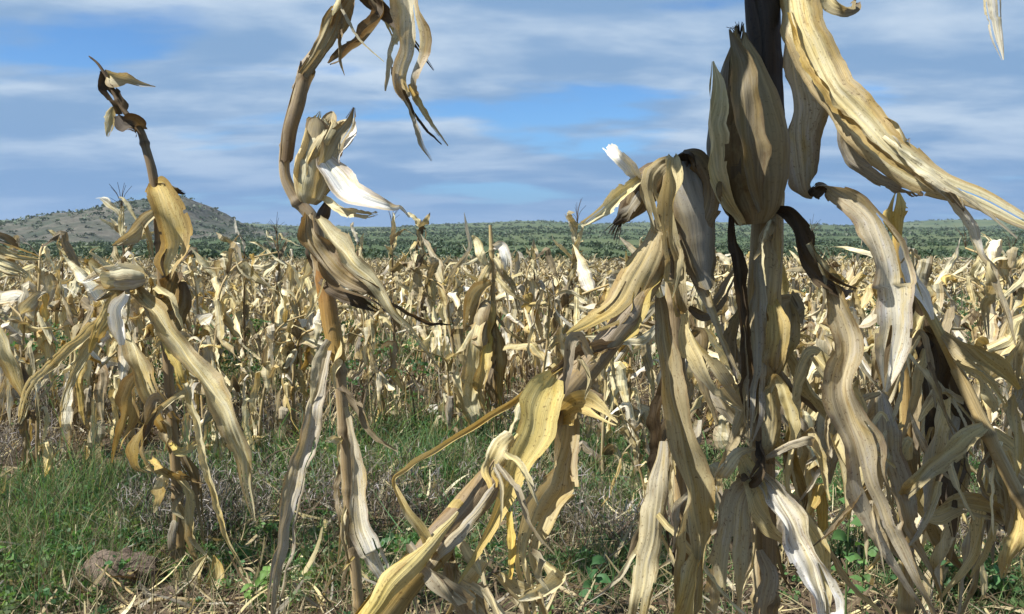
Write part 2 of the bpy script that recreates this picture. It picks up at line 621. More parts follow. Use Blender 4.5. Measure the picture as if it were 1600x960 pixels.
def traced_leaf(spec, d, ta, tb=None, seed=0, k=23, **kw):
    """spec: (x, y, width in pixels, depth offset in m, roll in degrees) in photo pixels, d metres away"""
    rows = []
    for r in spec:
        r = tuple(r) + (0,) * (5 - len(r))
        dd = d + r[3]
        p = at(r[0], r[1], dd)
        rows.append((p[0], p[1], p[2], max(r[2] * 0.92, 1.0) / FPX * dd, math.radians(r[4])))
    rows = np.array(rows)
    length = np.linalg.norm(np.diff(rows[:, :3], axis=0), axis=1).sum()
    n = int(np.clip(length / 0.0042, 16, 200))
    c = catmull(rows, n)
    P, W, roll = c[:, :3], np.maximum(c[:, 3], 0.0012), c[:, 4]
    T = unit(np.gradient(P, axis=0))
    N0 = unit(CAM - P)
    N0 = unit(N0 - T * np.sum(N0 * T, -1, keepdims=True))
    r2 = np.random.default_rng(seed + 99)
    roll = roll + 0.4 * wob(r2, np.linspace(0, length, n) / max(W.max() * 1.6, 0.02), (0.7, 1.5, 2.6))
    big = W.max() > 0.018
    kw.setdefault('ruffle', 0.2)
    kw.setdefault('edge', 0.16 if big else 0.12)
    kw.setdefault('curl', float(r2.choice([-0.5, 0.3, 0.6, 0.9])))
    kw.setdefault('pleat', 0.012)
    kw.setdefault('crumple', 0.042 if big else 0.03)
    kw.setdefault('splits', int(r2.integers(1, 4)) if big else 0)
    kw.setdefault('bites', int(r2.integers(2, 7)) if big else 0)
    return ribbon(P, W, rotate_about(N0, T, roll), k=k, seed=seed, ta=ta, tb=tb, **kw)


def tube(P, R, ta, tb=None, seed=0, k=12, nodes=(), lump=0.04, groove=0.0):
    rng = np.random.default_rng(seed)
    n = len(P)
    s = np.concatenate([[0], np.cumsum(np.linalg.norm(np.diff(P, axis=0), axis=1))])
    T = unit(np.gradient(P, axis=0))
    ref = np.array([0.31, -0.9, 0.2])
    A = unit(np.cross(T, ref))
    B = np.cross(T, A)
    R = R * (1 + lump * wob(rng, s / max(R.max(), 1e-4), (0.5, 1.1, 2.3)))
    for nd in nodes:
        R = R * (1 + 0.28 * np.exp(-((s - nd) / 0.008) ** 2))
    th = np.linspace(0, 2 * math.pi, k, endpoint=False)
    g = 1 - groove * np.exp(-((th - 2.2) / 0.5) ** 2) + 0.04 * np.sin(3 * th + rng.uniform(0, 6)) + 0.02 * np.sin(7 * th + rng.uniform(0, 6))
    V = P[:, None, :] + (A[:, None, :] * np.cos(th)[None, :, None] + B[:, None, :] * np.sin(th)[None, :, None]) * (R[:, None] * g[None, :])[..., None]
    lv = np.stack([np.broadcast_to(np.abs(np.linspace(-1, 1, k))[None, :] * 1.6 + 0.7, (n, k)), np.broadcast_to(s[:, None], (n, k)), np.full((n, k), rng.uniform())], -1)
    ta = np.array(ta)
    tb = ta if tb is None else np.array(tb)
    q = np.linspace(0, 1, n)[:, None, None]
    col = np.broadcast_to(ta * (1 - q) + tb * q, (n, k, 3)).copy()
    for nd in nodes:
        col *= (1 - 0.45 * np.exp(-((s - nd) / 0.006) ** 2))[:, None, None]
    g_ = Geo().add(V.reshape(-1, 3), grid_faces(n, k, True), lv.reshape(-1, 3), col.reshape(-1, 3))
    for e, i in ((0, 0), (1, (n - 1) * k)):        # end caps
        ring = V[0] if e == 0 else V[-1]
        cen = ring.mean(0)
        vv = np.vstack([ring, ring * 0.4 + cen * 0.6])
        g_.add(vv, np.stack([np.arange(k), (np.arange(k) + 1) % k, (np.arange(k) + 1) % k + k, np.arange(k) + k], -1), np.tile([0.9, 0.01, 0.3], (2 * k, 1)), np.tile(np.array(ta if e == 0 else tb) * 0.8, (2 * k, 1)))
    return g_


def traced_stalk(spec, d, ta, tb=None, seed=0, step=0.008, node_every=0.17, groove=0.12, k=14):
    """spec: (x, y, diameter in pixels, depth offset)"""
    rows = []
    for r in spec:
        r = tuple(r) + (0,) * (4 - len(r))
        dd = d + r[3]
        p = at(r[0], r[1], dd)
        rows.append((p[0], p[1], p[2], r[2] / 2 / FPX * dd))
    rows = np.array(rows)
    length = np.linalg.norm(np.diff(rows[:, :3], axis=0), axis=1).sum()
    c = catmull(rows, int(np.clip(length / step, 10, 220)))
    rng = np.random.default_rng(seed + 5)
    nodes = np.arange(0.06 + rng.uniform(0, 0.08), length, node_every) if node_every else ()
    return tube(c[:, :3], np.maximum(c[:, 3], 0.0008), ta, tb, seed, k, nodes, 0.03, groove)


def sheath(spec, d, ta, tb=None, seed=0, k=30, turn=1.15, start=None):
    """a dried leaf sheath wrapped round the stalk, its free edge lapping over; spec as for a stalk"""
    rng = np.random.default_rng(seed)
    rows = []
    for r in spec:
        r = tuple(r) + (0,) * (4 - len(r))
        dd = d + r[3]
        p = at(r[0], r[1], dd)
        rows.append((p[0], p[1], p[2], r[2] / 2 / FPX * dd))
    rows = np.array(rows)
    length = np.linalg.norm(np.diff(rows[:, :3], axis=0), axis=1).sum()
    n = int(np.clip(length / 0.005, 12, 90))
    c = catmull(rows, n)
    P, R = c[:, :3], np.maximum(c[:, 3], 0.002)
    sl = np.linspace(0, length, n)
    T = unit(np.gradient(P, axis=0))
    A = unit(np.cross(T, np.array([0.31, -0.9, 0.2])))
    B = np.cross(T, A)
    a0 = rng.uniform(0, 6.28) if start is None else start
    u = np.linspace(0, 1, k)[None, :]
    open_ = (0.16 * wob(rng, sl / R.max(), (0.35, 0.8)) + 0.25 * np.clip((sl / length - 0.75) / 0.25, 0, 1))[:, None]
    th = a0 + u * 2 * math.pi * turn * (1 - 0.25 * open_) + 0.2 * wob(rng, sl / R.max(), (0.3, 0.7))[:, None]
    lap = 1 + 0.10 * u + 0.35 * np.clip(open_, 0, 1) * np.clip((u - 0.72) / 0.28, 0, 1) ** 1.5
    rr = R[:, None] * (lap + 0.07 * creases(rng, u * 2 * math.pi * R.max(), np.broadcast_to(sl[:, None], (n, k)), R.max() * 1.8))
    V = P[:, None, :] + (A[:, None, :] * np.cos(th)[..., None] + B[:, None, :] * np.sin(th)[..., None]) * rr[..., None]
    e0 = (wob(rng, u[0] * 6, (1, 2.3, 5.1, 11)) + 0.4) * R[0] * 0.6
    e1 = (wob(rng, u[0] * 6, (1, 2.7, 4.7, 13)) + 1.2 * (u[0] - 0.5)) * R[-1] * 1.0
    q0 = np.clip(1 - sl / (4 * R.max()), 0, 1)[:, None]
    q1 = np.clip(1 - (length - sl) / (4 * R.max()), 0, 1)[:, None]
    V = V + T[:, None, :] * (e0[None, :] * q0 + e1[None, :] * q1)[..., None]
    lv = np.stack([np.broadcast_to(u * 1.8 + 0.7, (n, k)), np.broadcast_to(sl[:, None], (n, k)), np.full((n, k), rng.uniform())], -1)
    ta = np.array(ta)
    tb = ta if tb is None else np.array(tb)
    q = np.clip(np.linspace(0, 1, n)[:, None] + 0.2 * np.sin(u * 7 + 1) * wob(rng, sl / R.max(), (0.4, 1.1))[:, None], 0, 1)[..., None]
    col = ta * (1 - q) + tb * q
    g = Geo().add(V.reshape(-1, 3), grid_faces(n, k), lv.reshape(-1, 3), np.broadcast_to(col, (n, k, 3)).reshape(-1, 3))
    return g


def basis(A, spin=0.0):
    A = A / np.linalg.norm(A)
    r = np.array([0.0, -1.0, 0.25])
    U = r - A * r.dot(A)
    U /= np.linalg.norm(U)
    V = np.cross(A, U)
    return A, U * math.cos(spin) + V * math.sin(spin), -U * math.sin(spin) + V * math.cos(spin)


def ear_parts(base, tip, rmax, nh, seed, tints, flare=0.25, n=30, k=11, spin=0.0, bend=0.0):
    """a husked ear: (core, [husk leaves]); the husk leaves overlap round the cob and part at the tip"""
    rng = np.random.default_rng(seed)
    base, tip = np.asarray(base, float), np.asarray(tip, float)
    A, U, V = basis(tip - base, spin)
    H = np.linalg.norm(tip - base)
    t = np.linspace(0, 1, n)
    prof = np.interp(t, [0, 0.08, 0.25, 0.45, 0.7, 0.88, 1.0], [0.36, 0.66, 0.93, 1.0, 0.80, 0.45, 0.12])
    axis = base + A * (t * H)[:, None] + U * (bend * H * (t * (1 - t)))[:, None]
    core = tube(axis, rmax * prof * 0.86, TAN, TAN, seed, 14, (), 0.02)
    husks = []
    for j in range(nh):
        th0 = 2 * math.pi * (j * 0.382) + rng.uniform(-0.3, 0.3)
        span = rng.uniform(1.25, 1.75)
        lay = 1.0 + 0.035 * j + rng.uniform(0, 0.02)
        fl = flare * rng.uniform(0.2, 1.3)
        h1 = rng.uniform(0.92, 1.12)
        tt = np.linspace(0.0, h1, n)
        pr = np.interp(tt, [0, 0.08, 0.25, 0.45, 0.7, 0.88, 1.0, 1.15], [0.38, 0.68, 0.94, 1.01, 0.80, 0.46, 0.15, 0.05])
        wfac = np.interp(tt / h1, [0, 0.15, 0.5, 0.8, 0.95, 1], [0.85, 1, 1, 0.8, 0.45, 0.08])
        out = fl * rmax * np.clip((tt - 0.62) / 0.4, 0, 2) ** 1.6 * 2.0
        x = np.linspace(-1, 1, k)[None, :]
        ang = th0 + x * (span * wfac)[:, None] + 0.12 * wob(rng, tt * 9, (0.6, 1.4))[:, None]
        rad = rmax * pr[:, None] * lay + out[:, None] + rmax * 0.012 * np.sin(x * 9 + rng.uniform(0, 6) + 3 * tt[:, None]) + rmax * 0.016 * creases(rng, x * rmax, tt[:, None] * H, rmax * 1.2) + rmax * 0.07 * np.abs(x) ** 3 * wob(rng, tt * 12, (1, 2.1))[:, None]
        ctr = base + A * (tt * H)[:, None] + U * (bend * H * (tt * (1 - tt)))[:, None]
        P = ctr[:, None, :] + (U * np.cos(ang)[..., None] + V * np.sin(ang)[..., None]) * rad[..., None]
        c0 = np.array(tints[j % len(tints)]) * rng.uniform(0.88, 1.1)
        lv = np.stack([np.broadcast_to(np.abs(x) * 0.6 + 0.62, (n, k)), np.broadcast_to(tt[:, None] * H, (n, k)), np.full((n, k), rng.uniform())], -1)
        husks.append(Geo().add(P.reshape(-1, 3), grid_faces(n, k), lv.reshape(-1, 3), np.tile(c0, (n * k, 1))))
    return core, husks


def silk(p, A, length, seed, col=DARK, m=16):
    """the dried tuft of silk at the tip of an ear"""
    rng = np.random.default_rng(seed)
    g = Geo()
    A, U, V = basis(np.asarray(A, float))
    for i in range(m):
        a = rng.uniform(0, 6.28)
        d1 = A + (U * math.cos(a) + V * math.sin(a)) * rng.uniform(0.1, 0.7)
        pts = [p, p + d1 * length * 0.5, p + d1 * length * rng.uniform(0.8, 1.1) + np.array([0, 0, -0.25 * length])]
        c = catmull(pts, 6)
        g.merge(tube(c, np.linspace(0.0012, 0.0005, 6), col, col, seed + i, 4))
    return g


class Plant:
    """a traced corn plant: an Empty at its foot and its parts"""
    def __init__(self, label, base_px, d, name='corn_plant', cat='corn plant', group=None):
        b = at(base_px[0], base_px[1], d)
        z = float(terrain(b[0], b[1]))
        self.d = d
        self.foot = np.array([b[0], b[1], z])
        self.root = thing(name, self.foot, label, cat, group)
        self.n = abs(hash(label)) % 1000 if False else sum(map(ord, label)) % 997

    def part(self, name, geo, mat, parent=None):
        o = make(name, geo, mat, parent or self.root, self.foot)
        return o

    def leaf(self, spec, ta, tb=None, name='leaf', mat=None, **kw):
        self.n += 1
        return self.part(name, traced_leaf(spec, self.d, ta, tb, seed=self.n * 7 + 3, **kw), mat or M_LEAF)

    def shreds(self, spots, num, lo, hi, tints=None, wide=(4, 20), depth=(-0.10, 0.06)):
        """thin torn strips of leaf hanging about the plant; spots are photo pixels on it"""
        rng = np.random.default_rng(self.n + 77)
        tints = tints or [PALE, STRAW, TAN, GREY, BROWN]
        for i in range(num):
            x, y = spots[rng.integers(len(spots))]
            x, y = x + rng.normal(0, 8), y + rng.normal(0, 25)
            ln = rng.uniform(lo, hi)
            sx = rng.normal(0, 0.45)
            w = rng.uniform(*wide)
            dd = rng.uniform(*depth)
            c = rng.uniform(-.1, .1) * ln
            if rng.uniform() < 0.3:
                pts = [(x, y, w * .7, dd), (x + sx * 40, y - ln * .18, w, dd - .02, 30), (x + sx * 70 + c, y + ln * .15, w, dd - .03, -30), (x + sx * 80, y + ln * .5, w * .25, dd - .04)]
            else:
                pts = [(x, y, w * .7, dd), (x + sx * ln * .3 + c, y + ln * .3, w, dd - .03, rng.uniform(-70, 70)), (x + sx * ln * .6 + c * .6, y + ln * .68, w * .7, dd - .04, rng.uniform(-70, 70)), (x + sx * ln - c * .5, y + ln, w * .15, dd - .04)]
            t = tints[rng.integers(len(tints))]
            self.leaf(pts, t, tints[rng.integers(len(tints))], fold=.4, k=7)

    def stalk(self, spec, ta, tb=None, name='stalk', **kw):
        self.n += 1
        return self.part(name, traced_stalk(spec, self.d, ta, tb, seed=self.n, **kw), M_STALK)

    def ear(self, base, tip, rpx, nh, tints, flare=0.25, spin=0.0, bend=0.0, silk_len=0.04):
        self.n += 1
        b = at(base[0], base[1], self.d + (base[2] if len(base) > 2 else 0))
        t = at(tip[0], tip[1], self.d + (tip[2] if len(tip) > 2 else 0))
        core, husks = ear_parts(b, t, rpx / FPX * self.d, nh, self.n, tints, flare, spin=spin, bend=bend)
        e = self.part('ear', core, M_STALK)
        for h in husks:
            self.part('husk_leaf', h, M_HUSK, e)
        if silk_len:
            self.part('silk', silk(t, t - b, silk_len, self.n), M_TWIG, e)
        return e


# ================================================================== SETTING
def build_ground():
    ys = np.concatenate([np.arange(-3, 8, 0.06), 8 * 1.035 ** np.arange(0, 190)])
    ys = ys[ys < 5200]
    us = np.linspace(-1, 1, 221)
    Y = np.repeat(ys[:, None], len(us), 1)
    X = us[None, :] * (4.5 + 1.25 * np.clip(Y + 1, 0, None))
    Z = terrain(X, Y)
    V = np.stack([X, Y, Z], -1).reshape(-1, 3)
    g = Geo().add(V, grid_faces(len(ys), len(us))[:, ::-1], np.zeros((len(V), 3)), np.ones((len(V), 3)))
    o = make('ground', g, M_SOIL)
    tag(o, 'brown field soil running out to green bush country', None, kind='structure')


build_ground()

HILL_Y = 1300.0
_hx = np.array([-260, -160, -80, 0, 60, 109, 153, 180, 210, 250, 284, 315, 350, 394, 440, 500], float)
_hy = np.array([366, 360, 358, 354, 346, 337, 330, 326, 318, 312, 309, 319, 343, 357, 363, 372], float)


def hill_z(x, y):
    px = 800 + x / HILL_Y * FPX
    top = CAM_H + (375 - np.interp(px, _hx, _hy)) / FPX * HILL_Y
    u = (y - HILL_Y) / 330.0
    base = -6.0
    z = base + (top - base) * np.exp(-(u ** 2) * 2.2)
    amp = np.clip((top + 2) / 30.0, 0, 1.5)
    z = z + amp * (1.0 * np.sin(x / 17.0 + y / 23.0) + 0.8 * np.sin(x / 7.3 - y / 11.0) + 0.7 * np.sin(x / 3.9 + 2) * np.sin(y / 6.1))
    return z


def build_hill():
    xs = np.linspace((-260 - 800) / FPX * HILL_Y, (500 - 800) / FPX * HILL_Y, 150)
    ys = np.linspace(HILL_Y - 480, HILL_Y + 480, 90)
    X, Y = np.meshgrid(xs, ys)
    Z = hill_z(X, Y)
    V = np.stack([X, Y, Z], -1).reshape(-1, 3)
    g = Geo().add(V, grid_faces(len(ys), len(xs)), np.zeros((len(V), 3)), np.ones((len(V), 3)))
    o = make('hill', g, M_HILL)
    tag(o, 'low rocky hill with scrub rising beyond the field', None, kind='structure')


build_hill()


def clumps(pos, rx, rz, q, seed, tints, size=0.42):
    """crowns of many small leaf faces: q faces in each ellipsoid round pos"""
    rng = np.random.default_rng(seed)
    m = len(pos)
    d = unit(rng.normal(size=(m, q, 3)))
    d[..., 2] = np.abs(d[..., 2]) * 1.0 - 0.25
    r = rng.uniform(0.45, 1.0, (m, q, 1)) * (1 + 0.35 * np.sin(d[..., 0:1] * 5 + rng.uniform(0, 6, (m, 1, 1))) * np.cos(d[..., 1:2] * 4))
    sc = np.stack([rx, rx, rz], -1)[:, None, :]
    c = pos[:, None, :] + d * r * sc
    a = unit(rng.normal(size=(m, q, 3)))
    b = unit(np.cross(a, rng.normal(size=(m, q, 3))))
    s = (size * rx)[:, None, None] * rng.uniform(0.6, 1.2, (m, q, 1))
    V = np.stack([c - a * s, c - b * s * 0.7, c + a * s, c + b * s * 0.7], 2)
    F = np.arange(m * q * 4).reshape(-1, 4)
    lv = np.repeat(rng.uniform(0, 1, (m * q, 3)), 4, 0)
    tt = np.array(tints)[rng.integers(0, len(tints), m)]
    col = np.repeat(np.repeat(tt, q, 0) * rng.uniform(0.75, 1.25, (m * q, 1)), 4, 0)
    return Geo().add(V.reshape(-1, 3), F, lv, col)


def build_bush_country():
    rng = np.random.default_rng(4)
    g = Geo()
    greens = [(0.056, 0.086, 0.040), (0.062, 0.092, 0.045), (0.048, 0.074, 0.038), (0.070, 0.094, 0.050), (0.076, 0.098, 0.054)]
    for (y0, y1, num, r0, r1, q, size) in ((95, 170, 420, 1.0, 2.4, 150, 0.15), (170, 420, 1700, 1.3, 3.2, 60, 0.2), (420, 1100, 5000, 1.8, 4.2, 22, 0.3), (1100, 3400, 9000, 3.0, 7.0, 10, 0.42)):
        y = y0 * (y1 / y0) ** rng.uniform(0, 1, num)
        x = rng.uniform(-0.85, 0.85, num) * y
        belt = np.sin(np.log(y) * 17.0 + 0.6 * np.sin(x / (0.6 * y0)) + 1.0) + 0.5 * np.sin(x / (0.17 * y0) + y / (0.5 * y0))
        keep = belt > rng.uniform(-0.5, 0.7, num)
        keep |= rng.uniform(0, 1, num) < 0.07
        x, y = x[keep], y[keep]
        r = rng.uniform(r0, r1, len(x))
        z = terrain(x, y)
        hz = hill_z(x, y)
        px = 800 + x / HILL_Y * FPX
        on = (np.abs(y - HILL_Y) < 480) & (px > -260) & (px < 500)
        z = np.where(on, np.maximum(z, hz), z)
        rz = r * rng.uniform(0.45, 0.8, len(x))
        g.merge(clumps(np.stack([x, y, z + rz * 0.5], -1), r, rz, q, int(y0), greens, size))
    # scrub on the hill
    num = 520
    x = (rng.uniform(-250, 420, num) - 800) / FPX * HILL_Y
    y = HILL_Y + rng.uniform(-330, 120, num)
    r = rng.uniform(1.5, 4.5, num)
    g.merge(clumps(np.stack([x, y, hill_z(x, y) + 0.5], -1), r, r * 0.7, 9, 77, [(0.050, 0.066, 0.034), (0.066, 0.074, 0.043), (0.040, 0.055, 0.03)], 0.5))
    o = make('woodland', g, M_TREE)
    tag(o, 'dark green bushes and trees covering the plain beyond the corn', 'woodland', kind='stuff')


build_bush_country()

# ================================================================== PLANTS IN FRONT, traced
# --- left plant
A = Plant('left corn plant with a broad golden leaf and a crooked bare top above the hill', (285, 880), 2.85)
A.stalk([(284, 985, 17), (276, 760, 16), (264, 600, 15), (254, 450, 15), (246, 330, 15), (238, 270, 14), (229, 236, 13), (219, 204, 12), (206, 188, 9), (188, 165, 8), (170, 128, 6), (153, 100, 4), (139, 88, 2)], TAN, BROWN)
A.leaf([(243, 286, 18), (252, 300, 44, -.03, 10), (264, 340, 60, -.05, -12), (270, 382, 56, -.05, -14), (266, 412, 36, -.04, 5), (262, 436, 5)], GOLD, STRAW, fold=0.3, ruffle=0.05, pleat=0.008)
A.leaf([(246, 288, 12), (262, 288, 20, -.02, 30), (276, 296, 14), (290, 303, 3)], TAN, DARK)
A.leaf([(276, 425, 20), (272, 445, 40, 0, 30), (258, 470, 34, -.02, -20), (246, 455, 20), (244, 440, 8)], BROWN, GOLD)
A.leaf([(285, 440, 14), (282, 465, 36, 0, 20), (270, 492, 44, 0, -15), (262, 520, 26), (258, 540, 4)], BROWN, TAN)
A.leaf([(168, 118, 6), (178, 120, 30, -.02, 30), (200, 126, 20), (222, 132, 10), (243, 136, 2)], STRAW, GREY, fold=.4)
A.leaf([(160, 112, 10), (168, 135, 26, 0, 15), (180, 155, 28, 0, -10), (196, 176, 24)], DARK, BROWN, ruffle=.25)  # dark tint paints the shaded side of the crooked top
A.leaf([(184, 180, 12), (196, 190, 26, -.02, 20), (212, 196, 30, -.03, -20), (221, 206, 14)], DARK, BROWN, ruffle=.3)  # shaded side painted dark on this piece too
A.leaf([(178, 168, 6), (172, 184, 18, 0, 20), (170, 200, 13), (168, 214, 2)], STRAW, PALE)
A.leaf([(244, 330, 14), (228, 345, 26, -.02, 20), (208, 365, 30, -.02, -15), (188, 378, 14), (176, 384, 3)], PALE, TAN, fold=.35)
A.leaf([(196, 380, 6), (190, 360, 11), (190, 340, 9), (191, 322, 3)], PALE, STRAW, fold=.5)
A.leaf([(190, 342, 4), (180, 328, 9), (168, 318, 13), (157, 310, 6)], PALE, WHITE)
A.leaf([(214, 346, 3), (204, 328, 6), (194, 312, 7), (186, 308, 2)], STRAW, PALE)
A.leaf([(222, 338, 8), (228, 365, 12, -.03), (236, 390, 9), (238, 410, 4)], STRAW, TAN)
# drooping opened ear of the left plant
ea = A.ear((226, 436, -.05), (150, 440, -.12), 15, 5, [PALE, STRAW, BLEACH], flare=.9, silk_len=0)
A.leaf([(225, 434, 14), (196, 424, 22, -.07, 25), (160, 426, 18, -.1), (130, 440, 4, -.1)], PALE, WHITE, name='leaf', pleat=.05)
A.leaf([(222, 440, 12), (190, 452, 20, -.07, -30), (166, 462, 14), (150, 470, 4)], STRAW, BROWN)
A.leaf([(212, 448, 14), (188, 460, 20, -.05), (168, 490, 30, -.06, 15), (150, 524, 22), (140, 552, 4)], STRAW, GOLD, fold=.4)
A.leaf([(196, 460, 12, -.16), (184, 484, 28, -.2, 30), (184, 510, 28, -.2, 25), (188, 540, 9, -.2)], WHITE, WHITE, mat=M_HUSK, splits=0)
A.leaf([(206, 452, 16), (240, 488, 30, -.08, -20), (276, 535, 36, -.12, 18), (320, 592, 42, -.16, -12), (356, 650, 50, -.2, 12), (376, 710, 34, -.2, -10), (386, 760, 18, -.2), (398, 815, 3, -.2)], STRAW, PALE, fold=.25, pleat=.015)
A.leaf([(198, 520, 12), (212, 552, 28, -.05, 15), (222, 590, 40, -.08, -15), (246, 632, 42, -.09, 10), (262, 664, 26), (272, 690, 5)], PALE, GOLD, fold=.35)
A.leaf([(250, 520, 10), (268, 552, 26, -.06, 20), (284, 590, 22, -.08), (292, 612, 10)], YELLOW, GOLD)
A.leaf([(288, 600, 10, -.1), (304, 650, 15, -.13, 15), (318, 710, 13, -.15), (334, 780, 12, -.17), (352, 838, 8, -.18), (384, 896, 3, -.18)], PALE, STRAW, fold=.5)
A.leaf([(290, 610, 9, -.12), (262, 632, 12, -.12, 10), (238, 654, 14, -.12), (230, 668, 20, -.12), (222, 700, 32, -.12, 20), (226, 730, 22, -.1), (240, 740, 4, -.1)], PALE, STRAW, fold=.5)
A.leaf([(238, 718, 10), (262, 736, 20, -.1, 30), (290, 748, 10), (318, 756, 3)], GOLD, BROWN)
A.leaf([(262, 740, 8), (252, 760, 26, -.1, -20), (246, 785, 14), (241, 802, 3)], PALE, STRAW)
A.leaf([(264, 690, 4), (284, 706, 16, -.1), (306, 694, 10), (316, 690, 3)], YELLOW, STRAW)
A.leaf([(238, 560, 14, .05), (206, 610, 30, .05, 20), (196, 650, 34, .04, -20), (186, 690, 14), (176, 724, 3)], TAN, GOLD)
A.leaf([(188, 470, 10, .1), (140, 520, 20, .12, 20), (86, 566, 22, .14), (52, 604, 18), (30, 660, 4, .2)], STRAW, PALE, pleat=.06)
A.leaf([(180, 480, 10, .1), (150, 530, 20, .12, 20), (118, 580, 18, .14), (100, 630, 10), (96, 668, 3, .2)], PALE, STRAW, pleat=.06)
A.leaf([(262, 620, 12, .04), (276, 690, 26, .04, 25), (300, 740, 22, .04), (312, 800, 12), (320, 850, 3)], BROWN, TAN)

A.leaf([(274, 740, 8, -.02), (292, 780, 18, -.05, -25), (298, 840, 16, -.06), (312, 890, 3)], STRAW, TAN)
A.leaf([(278, 800, 8, .0), (268, 840, 14, -.04, 30), (276, 890, 10), (270, 920, 3)], GREY, BROWN)
A.shreds([(250, 360), (200, 440), (235, 480), (255, 560), (265, 650), (275, 760), (220, 600)], 10, 40, 120)

# --- bent plant left of the middle
B = Plant('tall corn plant with a curved upper stalk and an opened ear showing a white husk', (555, 930), 2.45)
B.stalk([(566, 1010, 18), (556, 900, 17), (546, 800, 17), (538, 690, 18), (530, 580, 20), (516, 500, 23), (505, 440, 26), (497, 385, 24), (486, 340, 22), (463, 312, 20), (446, 278, 17), (445, 240, 17), (455, 196, 18), (463, 162, 19), (470, 130, 19), (476, 106, 18), (484, 96, 19), (506, 68, 20), (530, 20, 22), (545, -40, 22), (552, -120, 18)], TAN, GREY, groove=.35)
B.part('leaf_sheath', sheath([(529, 566, 22), (520, 520, 25), (511, 470, 25), (504, 436, 23)], 2.44, GOLD, ORANGE, seed=9), M_SHEATH)['label'] = 'orange leaf sheath round the stalk'
B.part('leaf_sheath', sheath([(447, 255, 19), (453, 205, 22), (464, 165, 24), (474, 128, 23), (480, 110, 26)], 2.44, BROWN, TAN, seed=19), M_SHEATH)
B.leaf([(474, 118, 20, -.03), (492, 92, 26, -.04, 20), (514, 60, 34, -.05, -15), (528, 20, 40, -.05, 15), (536, -30, 30, -.05)], TAN, STRAW, fold=.5, pleat=.05)
B.ear((482, 318, -.05), (508, 186, -.08), 27, 7, [STRAW, PALE, TAN, PALE], flare=.55, spin=1.0, silk_len=0)
B.leaf([(492, 310, 20, -.09), (504, 270, 36, -.11, 15), (528, 220, 36, -.12, -20), (545, 195, 20, -.12), (553, 168, 3, -.12)], PALE, BROWN, mat=M_HUSK)
B.leaf([(500, 240, 14, -.1), (512, 264, 44, -.12, -10), (536, 294, 62, -.15, -28), (574, 312, 44, -.18, -28), (610, 323, 16, -.18, -20), (630, 328, 5), (640, 340, 3)], WHITE, WHITE, mat=M_HUSK, fold=.2, ruffle=.06, splits=0, bites=0, curl=.2)
B.leaf([(508, 284, 18, -.09), (526, 244, 34, -.10, -25), (542, 208, 22, -.10), (551, 184, 4, -.1)], WHITE, WHITE, mat=M_HUSK)
B.leaf([(506, 310, 10, -.08), (540, 328, 18, -.12, 40), (566, 334, 16, -.14), (590, 334, 3)], PALE, TAN, mat=M_HUSK)
B.leaf([(484, 312, 12, -.08), (474, 270, 22, -.1, -20), (484, 220, 22, -.11), (496, 186, 10), (500, 174, 2)], TAN, STRAW, mat=M_HUSK)
B.leaf([(480, 300, 10, -.09), (490, 250, 22, -.12, 10), (512, 205, 24, -.13, -10), (517, 180, 4)], STRAW, TAN, mat=M_HUSK)
B.part('ear_shank', traced_stalk([(500, 348, 16, -.04), (506, 334, 20, -.05), (512, 318, 12, -.05)], 2.45, DARK, BROWN, seed=3, node_every=0), M_STALK)
B.leaf([(482, 336, 16, -.04), (486, 368, 36, -.06, 20), (502, 402, 50, -.07, -15), (540, 440, 50, -.1, 20), (582, 462, 28, -.12), (604, 482, 6)], TAN, BROWN, ruffle=.3, pleat=.05)
B.leaf([(498, 342, 14, -.06), (520, 376, 34, -.1, -15), (552, 412, 40, -.13, 15), (588, 446, 30, -.15), (612, 486, 18, -.16), (640, 516, 10, -.15), (690, 580, 2, -.1)], PALE, PALE, fold=.3)
B.leaf([(500, 440, 10, -.04), (530, 458, 24, -.07, 40), (562, 470, 20, -.09, 30), (590, 486, 3)], BROWN, DARK)
B.leaf([(476, 338, 12), (480, 380, 20, -.02, 40), (494, 414, 16), (510, 436, 4)], DARK, BROWN)
B.leaf([(600, 470, 5, -.1), (640, 490, 8, -.08), (672, 506, 7), (706, 508, 2)], BROWN, DARK)
B.leaf([(512, 548, 16, -.03), (500, 600, 28, -.06, 15), (486, 660, 34, -.09, -12), (466, 740, 34, -.12, 12), (446, 830, 34, -.16, -10), (430, 905, 26, -.2), (420, 985, 12, -.2)], (0.5, 0.44, 0.33), GREY, fold=.35, pleat=.02)
B.leaf([(540, 636, 8, -.03), (549, 670, 16, -.06, 15), (556, 720, 22, -.09, -15), (560, 780, 26, -.11, 12), (576, 840, 36, -.13), (598, 890, 30, -.14), (622, 950, 8, -.14)], TAN, BLEACH, fold=.3)
B.leaf([(534, 690, 6, -.03), (520, 686, 14, -.08), (508, 690, 3, -.1)], STRAW, PALE)
B.leaf([(552, 870, 5, -.02), (540, 886, 6, -.06), (522, 905, 4, -.1), (512, 916, 2)], GOLD, TAN)
